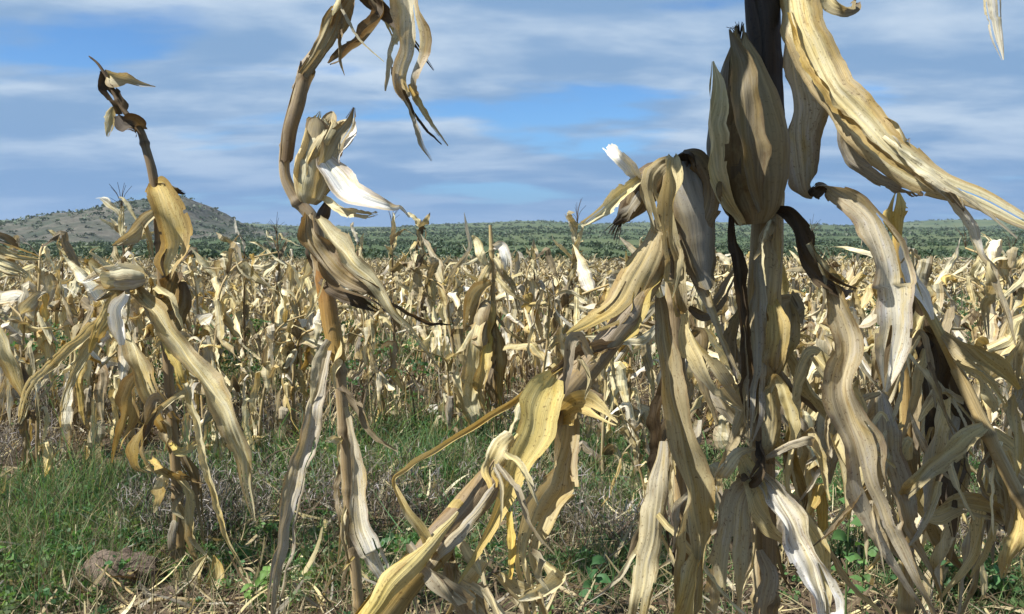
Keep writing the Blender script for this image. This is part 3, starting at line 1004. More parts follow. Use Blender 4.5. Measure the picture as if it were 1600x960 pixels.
# upper leaves that hang back into the picture
B.leaf([(520, 58, 24, -.03), (536, 20, 40, -.04, 20), (566, -10, 44, -.05, -20), (596, 20, 30, -.06, 30), (570, 60, 34, -.05, 50), (540, 84, 26, -.04, 40), (514, 100, 5)], TAN, BROWN)
B.leaf([(548, -30, 20), (574, -6, 26, -.05, 30), (606, 24, 22, -.08), (634, 52, 10, -.1), (656, 78, 7), (678, 110, 2)], BROWN, DARK, fold=.4)
B.leaf([(560, -60, 24), (600, -60, 40, -.06), (632, -20, 52, -.1, -10), (641, 30, 50, -.11, 12), (640, 80, 48, -.12, -10), (634, 120, 34, -.12, 10), (642, 150, 18)], STRAW, BLEACH, fold=.2, pleat=.015)
B.leaf([(622, 105, 10, -.12), (620, 130, 14, -.12), (636, 160, 12), (650, 195, 10), (660, 225, 8), (674, 252, 2)], BLEACH, TAN, fold=.4)
B.leaf([(640, 130, 12, -.12), (654, 160, 12), (672, 190, 9), (700, 228, 2)], STRAW, TAN, fold=.4)
B.leaf([(630, 140, 6, -.12), (648, 178, 5), (668, 205, 5), (690, 226, 2)], BROWN, DARK)
B.leaf([(590, 0, 14, -.06), (606, 26, 24, -.07, 20), (616, 52, 12), (620, 70, 3)], PALE, STRAW)
B.leaf([(612, 104, 3, -.12), (616, 124, 5), (628, 142, 5), (640, 152, 2)], DARK, DARK)

B.leaf([(548, 790, 8, .0), (538, 830, 16, -.03, 30), (546, 880, 14), (532, 930, 3)], TAN, BROWN)
B.leaf([(540, 700, 6, .02), (530, 760, 14, .04, 40), (536, 830, 12), (528, 880, 3)], BROWN, TAN)
B.shreds([(495, 340), (510, 400), (540, 430), (530, 560), (540, 660), (550, 800), (540, 10), (620, 60)], 12, 40, 120)

# --- leaning broken plant in front
C = Plant('thick yellow corn stalk leaning across the front from lower left', (560, 1010), 1.0)
C.stalk([(500, 1080, 48, -.08), (590, 965, 46, -.04), (660, 876, 41, 0), (730, 790, 38, .06), (800, 715, 36, .12), (860, 640, 36, .18), (920, 570, 34, .24), (985, 490, 31, .3), (1025, 420, 30, .36), (1036, 340, 26, .4), (1042, 270, 20, .42)], YELLOW, TAN, groove=.2, node_every=.19)
C.part('leaf_sheath', sheath([(640, 902, 44, 0), (672, 862, 48, .01), (730, 794, 46, .06), (776, 738, 40, .1)], 1.0, (0.30, 0.25, 0.19), TAN, seed=4), M_SHEATH)['label'] = 'grey brown sheath round the stalk'
C.part('leaf_sheath', sheath([(540, 1030, 56, -.07), (590, 964, 55, -.04), (640, 900, 50, -.02), (676, 866, 45, 0)], 1.0, YELLOW, STRAW, seed=8), M_SHEATH)['label'] = 'bright yellow sheath at the foot'
C.part('leaf_sheath', sheath([(852, 646, 38, .17), (895, 598, 43, .21), (940, 546, 40, .255), (985, 490, 36, .3), (1014, 442, 28, .35)], 1.0, TAN, GREY, seed=12), M_SHEATH)
C.leaf([(865, 590, 30, .15), (850, 618, 58, .12, 12), (836, 668, 64, .08, -10), (808, 738, 46, .04, 8), (780, 802, 26, .02, 10), (744, 866, 14, 0), (716, 912, 4, -.02)], (0.52, 0.42, 0.155), GOLD, fold=.3, ruffle=.1, pleat=.012, curl=.25, splits=0)
C.leaf([(800, 680, 30, .08), (782, 700, 44, .06, 20), (768, 730, 36, .05, -20), (772, 760, 14)], PALE, GOLD)
C.leaf([(886, 640, 30, .19), (884, 690, 56, .17, 10), (866, 745, 64, .14, -14), (840, 800, 58, .1, 10), (822, 860, 40, .08), (830, 910, 34, .06), (836, 975, 16, .05)], TAN, STRAW, fold=.2)
C.leaf([(870, 655, 20, .19), (900, 636, 44, .16, 25), (930, 646, 42, .13, -20), (962, 662, 8, .1)], GOLD, STRAW, fold=.3)
C.leaf([(880, 572, 12, .2), (830, 608, 13, .16, 20), (760, 654, 13, .1), (690, 698, 12, .04), (640, 730, 11, 0), (615, 746, 8, -.02), (614, 756, 8, -.02), (630, 788, 16, -.03), (652, 820, 22, -.03), (676, 858, 20, -.02), (694, 886, 5)], GOLD, STRAW, fold=.7, ruffle=.0, jitter=.0, edge=.05, crumple=.01)
C.leaf([(1030, 340, 16, .36), (1020, 378, 44, .34, 15), (998, 425, 62, .32, -12), (960, 478, 58, .28, 8), (922, 508, 34, .24), (886, 524, 6, .22)], TAN, GOLD, fold=.25, ruffle=.06, pleat=.01)
C.leaf([(1034, 420, 10, .36), (1010, 456, 28, .32, 20), (975, 510, 36, .28, -18), (940, 548, 28, .24), (918, 570, 6)], YELLOW, TAN, fold=.35)
C.leaf([(960, 540, 14, .25), (920, 552, 26, .2, 35), (884, 566, 22, .17), (850, 590, 5, .15)], BROWN, BROWN)
C.leaf([(640, 850, 12, -.03), (670, 890, 34, -.05, 30), (700, 930, 40, -.06, -20), (740, 990, 26)], GREY, TAN, fold=.4, ruffle=.2)
C.leaf([(708, 826, 10, .03), (722, 850, 16, .01), (742, 880, 20), (752, 900, 4)], PALE, STRAW)
C.leaf([(796, 800, 10, .08), (800, 850, 16, .06), (796, 905, 8)], YELLOW, GOLD)
C.leaf([(760, 880, 20, .05), (740, 920, 46, .02, 25), (720, 960, 50, .0, -15), (690, 1010, 30)], PALE, STRAW, ruffle=.25)
C.leaf([(780, 900, 14, .05), (800, 930, 44, .03, -25), (830, 950, 40, .03, 20), (860, 1000, 20)], STRAW, TAN, ruffle=.25)
C.leaf([(700, 880, 14, .03), (716, 915, 40, .0, 20), (752, 950, 46, -.01, -25), (790, 1000, 30)], GREY, PALE, ruffle=.25)
C.leaf([(850, 880, 10, .07), (880, 905, 40, .05, 30), (846, 925, 36, .03, -20), (810, 935, 10)], STRAW, PALE, ruffle=.2)

C.leaf([(560, 985, 24, -.09), (612, 912, 44, -.08, 20), (664, 858, 36, -.05, -20), (716, 800, 8, .0)], YELLOW, STRAW, ruffle=.1, splits=0, bites=1, curl=-.8)
C.leaf([(640, 915, 10, -.03), (684, 862, 26, -.02, -35), (742, 800, 24, .02, -30), (790, 742, 6, .06)], TAN, GREY, ruffle=.1, splits=0, bites=1, curl=-.8)
C.shreds([(700, 850), (780, 740), (860, 640), (920, 560), (760, 900), (840, 860)], 9, 50, 150)

# --- plant with the hanging ears, right of the middle
D = Plant('corn plant with drooping tan husks bunched at its top, left of the big ear', (1068, 1000), 1.42)
D.stalk([(1075, 1330, 34, .02), (1072, 1000, 32, .02), (1066, 800, 30, .02), (1058, 620, 30, .02), (1052, 480, 28, .02), (1052, 360, 26, .02), (1050, 262, 22, .02), (1040, 246, 12, .02)], TAN, TAN)
D.ear((1062, 250, -.03), (1090, 432, -.02), 36, 6, [TAN, GREY, BROWN, TAN], flare=.25, spin=.4, silk_len=.03)
D.ear((1030, 258, -.02), (972, 344, .02), 24, 5, [BROWN, GREY, TAN], flare=.1, spin=.8, silk_len=.03)
D.leaf([(1048, 248, 16, -.04), (1030, 262, 34, -.07, 15), (1018, 290, 40, -.08, -15), (1028, 330, 34, -.08, 10), (1040, 378, 22, -.07), (1044, 410, 5)], TAN, STRAW, fold=.35)
D.leaf([(1052, 246, 14, -.05), (1050, 270, 34, -.09, -15), (1050, 320, 40, -.1, 18), (1048, 372, 34, -.09, -10), (1058, 420, 38, -.08, 10), (1062, 470, 30, -.07), (1066, 494, 10)], STRAW, TAN, fold=.35, pleat=.016)
D.leaf([(1066, 240, 14, -.05), (1090, 250, 44, -.07, -30), (1104, 300, 52, -.07, 20), (1094, 350, 50, -.06, -12), (1078, 400, 34), (1074, 430, 6)], BROWN, TAN, fold=.3)
D.leaf([(1056, 246, 10, -.05), (1074, 236, 30, -.06, 40), (1092, 246, 30, -.05, 60), (1106, 270, 16)], DARK, BROWN)
D.leaf([(1002, 278, 14, -.05), (978, 300, 26, -.08, 12), (946, 326, 24, -.1, -12), (920, 345, 14, -.12), (905, 352, 4)], PALE, PALE, fold=.35, mat=M_HUSK)
D.leaf([(1000, 284, 14, -.05), (984, 262, 26, -.07, 20), (966, 244, 24, -.08), (949, 230, 8)], BLEACH, WHITE, fold=.4, mat=M_HUSK)
D.leaf([(1000, 300, 10, -.03), (985, 326, 30, -.04, 20), (968, 342, 18), (958, 350, 4)], GREY, DARK)
D.leaf([(1030, 466, 22, -.07), (1036, 520, 38, -.1, 12), (1048, 590, 50, -.12, -14), (1064, 680, 58, -.13, 12), (1080, 770, 64, -.13, -12), (1086, 860, 58, -.13, 10), (1080, 930, 44, -.13), (1072, 1010, 20, -.13)], TAN, STRAW, fold=.25, pleat=.016)
D.leaf([(1070, 490, 16, -.07), (1084, 530, 38, -.1, 20), (1110, 585, 44, -.12, -16), (1138, 622, 26, -.1), (1160, 640, 6, -.08)], STRAW, TAN, fold=.3)
D.leaf([(1036, 690, 14, .0), (1030, 760, 36, -.04, 20), (1020, 830, 46, -.06, -15), (1004, 910, 46, -.08, 10), (988, 1000, 30, -.08)], GREY, STRAW, fold=.4)
D.leaf([(1096, 850, 16, -.1), (1086, 900, 34, -.14, 25), (1070, 960, 44, -.16, -15), (1054, 1030, 30)], STRAW, GOLD, fold=.4)
D.leaf([(1076, 480, 10, .05), (1106, 490, 30, .06, 30), (1128, 460, 24, .06), (1150, 420, 4)], BROWN, GREY)
D.leaf([(1046, 560, 10, .03), (1032, 650, 26, .05, 40), (1040, 740, 30, .06, 30), (1048, 820, 20), (1050, 900, 4)], BROWN, DARK)

D.shreds([(1060, 560), (1090, 640), (1050, 720), (1110, 740)], 7, 110, 240, [BROWN, TAN, GREY], (16, 40), (0.05, 0.25))
D.shreds([(1050, 380), (1050, 520), (1060, 680), (1070, 820), (1030, 800), (1100, 620)], 12, 60, 200)

# --- big right plant with the ear
E = Plant('tall right corn plant with a large upright ear against the sky', (1195, 1000), 1.45)
E.stalk([(1196, 1330, 42), (1196, 1000, 40), (1195, 860, 38), (1192, 720, 38), (1190, 600, 40), (1192, 480, 42), (1197, 360, 40), (1200, 240, 40), (1198, 120, 42), (1194, 0, 42), (1188, -140, 36), (1180, -300, 26)], TAN, BROWN, groove=.2)
E.part('leaf_sheath', sheath([(1189, 640, 44, -.002), (1191, 520, 52, -.002), (1195, 420, 50, -.002), (1199, 330, 46)], 1.445, TAN, STRAW, seed=31), M_SHEATH)
E.part('leaf_sheath', sheath([(1201, 212, 48), (1196, 120, 50), (1192, 20, 50), (1188, -80, 44)], 1.445, DARK, DARK, seed=33), M_SHEATH)['label'] = 'upper stalk sheath with its shade painted black'  # near-black tint paints in the shade on the upper stalk
E.leaf([(1212, 420, 14, -.03), (1214, 360, 20, -.04, 20), (1212, 300, 16, -.04), (1214, 250, 4, -.04)], STRAW, ORANGE, fold=.5)
E.ear((1176, 350, -.05), (1156, 62, -.08), 47, 9, [(0.25, 0.195, 0.105), (0.20, 0.165, 0.105), (0.27, 0.205, 0.10)], flare=.02, spin=.2, silk_len=.035)  # husk tints darkened to paint in the shade on the ear
E.leaf([(1160, 350, 12, -.08), (1120, 270, 40, -.12, -10), (1108, 200, 44, -.13, 15), (1118, 140, 30, -.12), (1114, 96, 4, -.12)], STRAW, PALE, mat=M_HUSK, fold=.3)  # pale tint paints the sunlit left edge of the ear
E.leaf([(1190, 330, 14, -.1), (1170, 240, 50, -.14, 12), (1160, 150, 52, -.15, -10), (1156, 90, 30, -.13), (1140, 46, 3, -.12)], (0.25, 0.195, 0.105), (0.20, 0.165, 0.105), mat=M_HUSK, fold=-.25, splits=0, bites=1)  # takes the same shade-darkened tints as the ear
E.leaf([(1140, 310, 10, -.09), (1150, 380, 22, -.06, 20), (1160, 480, 22, -.05), (1168, 580, 22, -.04), (1172, 664, 8)], DARK, BROWN, fold=.4)
E.leaf([(1232, 40, 14, .0), (1240, 100, 46, .03, 10), (1250, 170, 66, .04, -10), (1252, 240, 62, .04, 8), (1256, 290, 44, .04), (1268, 312, 20)], BLEACH, GREY, fold=.15, splits=0)
E.leaf([(1212, -60, 30, .0), (1232, -10, 78, -.04, 10), (1258, 60, 94, -.08, -6), (1300, 138, 100, -.12, 6), (1352, 198, 94, -.15, -8), (1410, 248, 76, -.18, 10), (1468, 284, 50, -.2), (1535, 312, 34, -.22, 10), (1610, 352, 20, -.24), (1680, 372, 4, -.24)], STRAW, PALE, fold=.2, pleat=.02, ruffle=.12, splits=1, bites=2)
E.leaf([(1316, 190, 20, -.1), (1324, 232, 36, -.09, 40), (1366, 272, 40, -.11, 30), (1412, 292, 34, -.14, 30), (1440, 304, 8)], GREY, BROWN, fold=.2)
E.leaf([(1236, 20, 10, -.06), (1260, 88, 16, -.105, 35), (1300, 150, 18, -.14, 40), (1350, 206, 16, -.17, 30), (1412, 264, 12, -.2), (1462, 300, 3, -.21)], GOLD, TAN, fold=.5)  # narrow darker strip stands for a shaded crease in the big leaf
E.leaf([(1380, 214, 8, -.17), (1420, 250, 24, -.2, 45), (1466, 282, 20, -.22, -30), (1530, 322, 10, -.23), (1590, 372, 3, -.24)], PALE, GREY, fold=.5)
E.leaf([(1400, 236, 8, -.17), (1436, 270, 18, -.19, -50), (1480, 296, 14, -.21), (1506, 330, 4, -.21)], BROWN, GREY, fold=.5)  # brown strip paints another shaded fold of that leaf
E.leaf([(1372, 186, 10, -.15), (1398, 196, 22, -.17, 20), (1412, 226, 12, -.18), (1422, 216, 2)], PALE, BROWN)
E.leaf([(1440, 276, 14, -.19), (1486, 306, 22, -.2, 12), (1516, 350, 18, -.2), (1534, 396, 14, -.2), (1552, 424, 16, -.2), (1566, 470, 12, -.2), (1586, 540, 3, -.2)], BLEACH, TAN, fold=.45)
E.leaf([(1538, 400, 8, -.2), (1548, 440, 18, -.2, 20), (1540, 490, 14), (1544, 530, 3)], STRAW, TAN)
E.leaf([(1290, -30, 20, -.05), (1298, 0, 36, -.06, 20), (1318, 12, 30, -.07, 40), (1338, 4, 8)], STRAW, BROWN)
E.leaf([(1270, 300, 12, .02), (1290, 290, 26, -.02, 30), (1330, 312, 42, -.05, -12), (1366, 350, 50, -.07, 10), (1388, 410, 56, -.08, -10), (1398, 480, 64, -.08, 10), (1396, 550, 50, -.08), (1384, 612, 6, -.08)], TAN, BLEACH, fold=.22, pleat=.016)
E.leaf([(1284, 286, 20, .0), (1276, 300, 28, -.02, 40), (1266, 306, 14)], BROWN, DARK)
E.leaf([(1208, 330, 12, -.03), (1236, 330, 30, -.05, 30), (1252, 370, 40, -.06, -25), (1276, 412, 44, -.07, 15), (1308, 440, 30, -.07), (1334, 452, 6)], DARK, BROWN, fold=.35)
E.leaf([(1264, 380, 10, -.08), (1290, 418, 20, -.09, 20), (1316, 446, 6)], STRAW, TAN)
E.leaf([(1286, 440, 20, -.05), (1316, 490, 50, -.07, 12), (1328, 550, 58, -.08, -12), (1320, 610, 60, -.09, 10), (1340, 690, 62, -.1, -12), (1368, 770, 58, -.11, 10), (1398, 850, 46, -.12), (1440, 930, 28, -.12), (1470, 1000, 6)], TAN, GREY, fold=.25, pleat=.016)
E.leaf([(1206, 470, 14, -.03), (1214, 510, 40, -.06, -20), (1212, 556, 42, -.06, 20), (1200, 590, 12)], GOLD, TAN)
E.leaf([(1160, 480, 10, .03), (1150, 530, 30, .03, 20), (1152, 580, 28, .03), (1160, 620, 6)], GREY, ASH)
E.leaf([(1172, 730, 16, -.04), (1206, 762, 36, -.08, 25), (1236, 810, 48, -.11, -15), (1262, 868, 48, -.13, 12), (1284, 926, 40, -.14, -10), (1300, 1000, 14, -.14)], GREY, WHITE, fold=.3, pleat=.06, ruffle=.2)
E.leaf([(1190, 740, 14, -.02), (1160, 780, 50, -.05, 20), (1150, 850, 62, -.07, -12), (1140, 920, 56, -.08, 10), (1124, 1010, 30)], GREY, STRAW, fold=.3)
E.leaf([(1196, 716, 8, -.04), (1230, 700, 16, -.08, 20), (1262, 690, 18, -.09), (1280, 706, 10), (1286, 730, 3)], GREY, TAN, fold=.5)
E.leaf([(1180, 700, 8, -.04), (1150, 712, 20, -.08, 20), (1128, 742, 22, -.08), (1120, 770, 4)], TAN, PALE)
E.leaf([(1204, 760, 12, -.02), (1240, 790, 26, .0, 20), (1252, 850, 24), (1264, 900, 4)], TAN, GREY)
E.leaf([(1186, 690, 10, -.05), (1196, 720, 26, -.08, 30), (1180, 745, 26, -.08, -30), (1160, 740, 8)], DARK, BROWN, ruffle=.3)
E.leaf([(1240, 660, 10, .02), (1236, 720, 26, .02, 30), (1254, 770, 20), (1256, 800, 4)], GOLD, BROWN)
# unseen leaves added to this plant above the frame to shade ear and stalk
E.leaf([(1186, -150, 30), (1110, -300, 70, -.07, 30), (980, -430, 100, -.16, 50), (870, -450, 124, -.23, 60), (825, -390, 132, -.25, 62), (813, -300, 132, -.26, 62), (815, -180, 110, -.26, 55), (820, -90, 8, -.26)], STRAW, TAN, splits=0, bites=0, curl=0.1)
E.leaf([(1186, -230, 30), (1130, -400, 70, -.05, 30), (1040, -540, 100, -.1, 50), (930, -580, 120, -.16, 60), (890, -500, 124, -.19, 62), (882, -380, 116, -.2, 62), (884, -270, 10, -.2)], STRAW, TAN, splits=0, bites=0, curl=0.1)
E.leaf([(1184, 400, 16, -.035), (1180, 470, 40, -.04, 15), (1184, 560, 42, -.045, -10), (1178, 640, 30, -.045), (1172, 690, 6, -.04)], TAN, GREY, curl=-.7)
E.leaf([(1204, 590, 14, -.035), (1206, 650, 34, -.045, -20), (1200, 700, 26, -.05), (1210, 740, 5)], STRAW, BROWN, curl=-.6)
E.leaf([(1186, 860, 14, -.03), (1200, 900, 36, -.05, 20), (1190, 950, 34, -.05, -15), (1200, 1010, 10)], GREY, TAN, curl=-.6)
E.shreds([(1195, 360), (1190, 480), (1190, 620), (1195, 720), (1200, 820), (1300, 500), (1330, 640), (1360, 760), (1240, 700)], 24, 60, 210)

# --- right plant with the white and yellow stalk
F = Plant('right corn plant with a slanting white and yellow stalk and grey hanging leaves', (1420, 1000), 1.7)
F.stalk([(1408, 1250, 26, .1), (1414, 960, 24, .08), (1416, 760, 22, .05), (1414, 600, 20, .03), (1408, 470, 19, .02), (1402, 380, 16, .0), (1400, 340, 10)], TAN, GOLD)
F.leaf([(1412, 372, 8, -.04), (1415, 404, 20, -.06, 20), (1426, 438, 30, -.08, -10), (1446, 474, 22, -.09), (1456, 500, 5, -.09)], WHITE, WHITE, mat=M_HUSK, curl=.9, fold=.1, splits=0)
F.part('stalk', traced_stalk([(1416, 420, 10, -.04), (1438, 464, 14, -.06), (1470, 524, 15, -.09), (1496, 580, 16, -.1)], 1.7, YELLOW, STRAW, seed=3, node_every=0), M_STALK)['label'] = 'yellow length of the slanting stalk'
F.part('stalk', traced_stalk([(1494, 576, 19, -.1), (1530, 650, 20, -.12), (1568, 728, 20, -.13), (1620, 830, 20, -.14), (1700, 1000, 20, -.1)], 1.7, STRAW, TAN, seed=4, node_every=.12), M_STALK)
F.leaf([(1406, 380, 8, -.03), (1400, 350, 36, -.06, 10), (1400, 325, 38, -.07, -10), (1402, 300, 8, -.06)], GOLD, GOLD, fold=-.4, ruffle=.05)
F.leaf([(1476, 520, 14, -.1), (1510, 540, 38, -.13, 20), (1548, 572, 38, -.15, -15), (1590, 610, 10, -.16)], TAN, GOLD, fold=.35)
F.leaf([(1492, 560, 14, -.11), (1530, 585, 36, -.13, 30), (1556, 620, 34, -.14, -20), (1566, 644, 8)], STRAW, PALE, fold=.4)
F.leaf([(1540, 664, 16, -.13), (1500, 694, 34, -.15, 20), (1456, 728, 32, -.16, -20), (1424, 760, 26, -.16), (1420, 782, 6)], STRAW, TAN, fold=.35)
F.leaf([(1320, 636, 12, -.12), (1350, 624, 14, -.13), (1376, 614, 6, -.12)], GREY, TAN)
F.leaf([(1374, 610, 14, -.06), (1384, 670, 44, -.09, 15), (1396, 740, 50, -.1, -15), (1410, 810, 40, -.11, 10), (1440, 870, 18), (1470, 920, 4)], GREY, TAN, fold=.3)
F.leaf([(1420, 430, 10, .0), (1446, 500, 40, .02, 30), (1456, 580, 52, .03, -20), (1452, 660, 40, .03), (1446, 720, 6)], BROWN, DARK)  # dark blade stands in for the black shade in the gap
F.leaf([(1412, 480, 8, .03), (1390, 560, 34, .05, 30), (1400, 640, 40, .06, -25), (1390, 720, 26), (1394, 790, 4)], BROWN, TAN)
F.leaf([(1436, 520, 8, .0), (1490, 600, 36, .08, 30), (1500, 690, 40, .1, -25), (1486, 780, 26), (1490, 840, 4)], DARK, BROWN)  # second dark blade, painting the shade deeper in the gap
F.leaf([(1424, 770, 8, -.05), (1450, 800, 30, -.02, 30), (1500, 790, 34, .0, -20), (1550, 800, 24), (1590, 824, 5)], STRAW, TAN)
F.leaf([(1604, 770, 14, -.1), (1592, 826, 40, -.12, 20), (1578, 870, 36, -.13, -15), (1566, 905, 5)], GOLD, STRAW)
F.leaf([(1420, 640, 6, -.02), (1440, 690, 12, -.04), (1470, 735, 8), (1500, 760, 3)], BLEACH, TAN)
F.leaf([(1560, 690, 6, -.1), (1530, 740, 9, -.08), (1560, 800, 7), (1600, 850, 3)], GREY, TAN)

E.shreds([(1230, 520), (1280, 600), (1330, 700), (1150, 680), (1240, 760), (1360, 560)], 9, 120, 250, [TAN, STRAW, GREY, PALE], (20, 46), (-0.05, 0.12))
E.shreds([(1195, 480), (1190, 640), (1195, 740), (1240, 640), (1300, 560), (1150, 620)], 12, 110, 240, [BROWN, TAN, STRAW, GREY], (14, 38), (0.05, 0.3))
F.shreds([(1430, 560), (1480, 640), (1540, 700), (1590, 640), (1500, 780), (1560, 560), (1440, 780)], 12, 110, 240, [TAN, STRAW, GREY, PALE], (18, 44), (-0.05, 0.15))
F.shreds([(1400, 480), (1440, 520), (1470, 600), (1500, 640), (1540, 620), (1580, 660), (1450, 700), (1560, 760)], 18, 100, 230, [BROWN, TAN, GREY, STRAW], (14, 36), (0.0, 0.35))
F.shreds([(1400, 420), (1415, 560), (1415, 700), (1500, 620), (1470, 720), (1450, 560), (1560, 720), (1420, 850)], 26, 60, 200)

# --- plants standing just outside the frame, leaves reach in
G = Plant('corn plant at the right edge whose single pale leaf tip hangs into the sky', (1760, 1000), 1.7)
G.stalk([(1790, 1250, 28), (1770, 800, 26), (1750, 400, 24), (1720, 60, 22), (1690, -120, 16)], TAN, TAN)
G.leaf([(1700, -60, 20), (1640, -150, 40, -.05, 30), (1570, -120, 44, -.1, -10), (1546, -40, 30, -.12, 10), (1550, 10, 22, -.12), (1558, 55, 17, -.12), (1567, 94, 3, -.12)], STRAW, BLEACH)
G.leaf([(1748, 380, 20), (1690, 340, 40, -.05, 30), (1640, 420, 40, -.1), (1606, 540, 26, -.1), (1590, 620, 5)], STRAW, TAN)
G.leaf([(1760, 600, 20), (1690, 610, 40, -.05, 30), (1640, 700, 40, -.1), (1616, 840, 26, -.1), (1600, 900, 5)], TAN, STRAW)
H = Plant('corn plant at the left edge with pale striped husk leaves over the plain', (-70, 800), 3.3)
H.stalk([(-80, 960, 18), (-76, 700, 16), (-66, 470, 15), (-52, 360, 10)], TAN, BROWN)
H.leaf([(-66, 400, 10), (-20, 384, 30, -.05, 25), (24, 396, 22, -.08), (62, 404, 4)], PALE, STRAW, pleat=.06)
H.leaf([(-66, 380, 10), (-24, 370, 26, -.05, 35), (8, 376, 18, -.06), (30, 390, 4)], GREY, DARK)
H.leaf([(-66, 420, 10), (-20, 410, 30, -.08, 20), (20, 420, 26, -.1), (44, 432, 5)], STRAW, PALE, pleat=.06)
H.leaf([(-68, 480, 10), (-10, 500, 36, -.08, 20), (16, 560, 32, -.1), (40, 630, 5)], PALE, STRAW)

# ================================================================== THE FIELD BEHIND
def random_leaf(rng, p0, az, length, width, up, k, n, ta, tb, seed, flop=1.0):
    """a dry blade that leaves the stalk at p0, breaks over and hangs"""
    s = np.linspace(0, 1, n)
    b = rng.uniform(0.03, 0.3)
    wd = rng.uniform(0.03, 0.14)
    pitch = np.where(s < b, up, up + (-1.4 * flop - up) * np.clip((s - b) / wd, 0, 1))
    b2, k2 = rng.uniform(0.4, 0.9), rng.normal(0, 0.55)
    pitch = pitch + k2 * np.clip((s - b2) / 0.06, 0, 1) + 0.10 * wob(rng, s * 7, (1, 2.4))
    a = az + 0.25 * wob(rng, s * 4, (0.8, 2.0)) + rng.normal(0, 0.9) * np.clip((s - b2) / 0.06, 0, 1)
    st = length / (n - 1)
    d = np.stack([np.cos(pitch) * np.cos(a), np.cos(pitch) * np.sin(a), np.sin(pitch)], -1)
    P = p0 + np.concatenate([np.zeros((1, 3)), np.cumsum(d[:-1] * st, 0)])
    side = np.array([-math.sin(az), math.cos(az), 0.0])
    T = unit(np.gradient(P, axis=0))
    N = np.cross(side[None, :].repeat(n, 0), T)
    tw = rng.uniform(-2.2, 2.2) * s + 0.6 * wob(rng, s * 5, (0.7, 1.9)) + rng.uniform(-0.6, 0.6)
    N = rotate_about(unit(N), T, tw)
    W = width * np.interp(s, [0, 0.15, 0.5, 0.8, 1], [0.55, 1, 0.95, 0.6, 0.06])
    return ribbon(P, W, N, k=k, fold=rng.uniform(0.05, 0.45), ruffle=0.3, pleat=0.03, seed=seed, ta=ta, tb=tb, edge=0.3, crumple=0.12)


FIELD_TINTS = [PALE, PALE, PALE, STRAW, STRAW, BLEACH, TAN, TAN, GREY, GOLD, BROWN, BROWN]


def field_plant(seed, kl=5, nl=14, ks=7, detail=2):
    """parts of one dry plant about a metre tall, foot at the origin: [(name, Geo)]"""
    rng = np.random.default_rng(seed)
    h = rng.uniform(0.8, 1.2)
    lean = rng.uniform(-0.16, 0.16, 2)
    brk = rng.uniform(0.55, 1.0)
    pts = [np.zeros(3)]
    for i in range(1, 7):
        f = i / 6
        p = np.array([lean[0] * f ** 1.5, lean[1] * f ** 1.5, h * f]) + rng.normal(0, 0.008, 3)
        if f > brk:
            p[:2] += unit(lean + 1e-3) * (f - brk) * h * 0.8
            p[2] -= (f - brk) * h * 0.7
        pts.append(p)
    n = 20 if detail > 1 else 8
    c = catmull(pts, n)
    parts = [('stalk', tube(c, np.linspace(0.011, 0.005, n), TAN, STRAW, seed, ks, np.arange(0.12, h, 0.15) if detail > 1 else ()))]
    nleaf = rng.integers(12, 17) if detail > 0 else 10
    for i in range(nleaf):
        f = 0.12 + 0.86 * (i + rng.uniform(0, 0.8)) / nleaf
        j = min(int(f * (n - 1)), n - 1)
        az = (i % 2) * math.pi + rng.uniform(-0.8, 0.8) + seed
        ln = rng.uniform(0.2, 0.72) * (1.15 - 0.4 * f)
        ta = FIELD_TINTS[rng.integers(len(FIELD_TINTS))]
        tb = FIELD_TINTS[rng.integers(len(FIELD_TINTS) - 2)]
        flop = rng.choice([1.0, 1.0, 0.8, 0.2, -0.5]) if f > 0.5 else 1.0
        parts.append(('leaf', random_leaf(rng, c[j], az, ln, rng.uniform(0.03, 0.08), rng.uniform(0.5, 1.45), kl, nl, ta, tb, seed * 50 + i, flop)))
    if detail > 0:
        j = int(0.55 * n)
        az = rng.uniform(0, 6.28)
        dn = rng.choice([-0.9, -0.5, 0.7])
        A = np.array([math.cos(az) * 0.6, math.sin(az) * 0.6, dn])
        A /= np.linalg.norm(A)
        b = c[j] + A * 0.02
        core, husks = ear_parts(b, b + A * rng.uniform(0.13, 0.19), rng.uniform(0.018, 0.026), 4 if detail > 1 else 3, seed, [PALE, STRAW, BLEACH, PALE], flare=rng.uniform(0.4, 1.8), n=10, k=5)
        parts.append(('ear', core, husks))
    if detail > 1 and rng.uniform() < 0.5:
        g = Geo()
        top = c[-1]
        for i in range(6):
            a = rng.uniform(0, 6.28)
            q = catmull([top, top + np.array([math.cos(a) * 0.03, math.sin(a) * 0.03, 0.07]), top + np.array([math.cos(a) * 0.08, math.sin(a) * 0.08, rng.uniform(0.06, 0.16)])], 5)
            g.merge(tube(q, np.linspace(0.0016, 0.0008, 5), BROWN, BROWN, seed + i, 4))
        parts.append(('tassel', g))
    return parts


def joined(parts):
    g = Geo()
    for p in parts:
        g.merge(p[1])
        if len(p) > 2:
            for hk in p[2]:
                g.merge(hk)
    return g


FIELD_LABEL = 'dry straw coloured corn plant standing among others in the field'
FIELD_GROUP = 'dry corn plants in the field'


def proto_objects(parts):
    """the meshes of a plant's parts: [(name, mesh, sub-meshes)]"""
    out = []
    for p in parts:
        mat = M_STALK if p[0] == 'stalk' else M_TWIG if p[0] == 'tassel' else M_FIELD
        me = to_mesh(p[0], p[1].arrays(), mat)
        sub = [to_mesh('husk_leaf', q.arrays(), M_FIELD) for q in p[2]] if len(p) > 2 else []
        out.append((p[0], me, sub))
    return out


PROTOS = [proto_objects(field_plant(100 + i, 6, 22)) for i in range(12)]
SINGLES = [to_mesh('corn_plant', joined(field_plant(200 + i, 5, 16, 5, 1)).arrays(), M_FIELD) for i in range(12)]


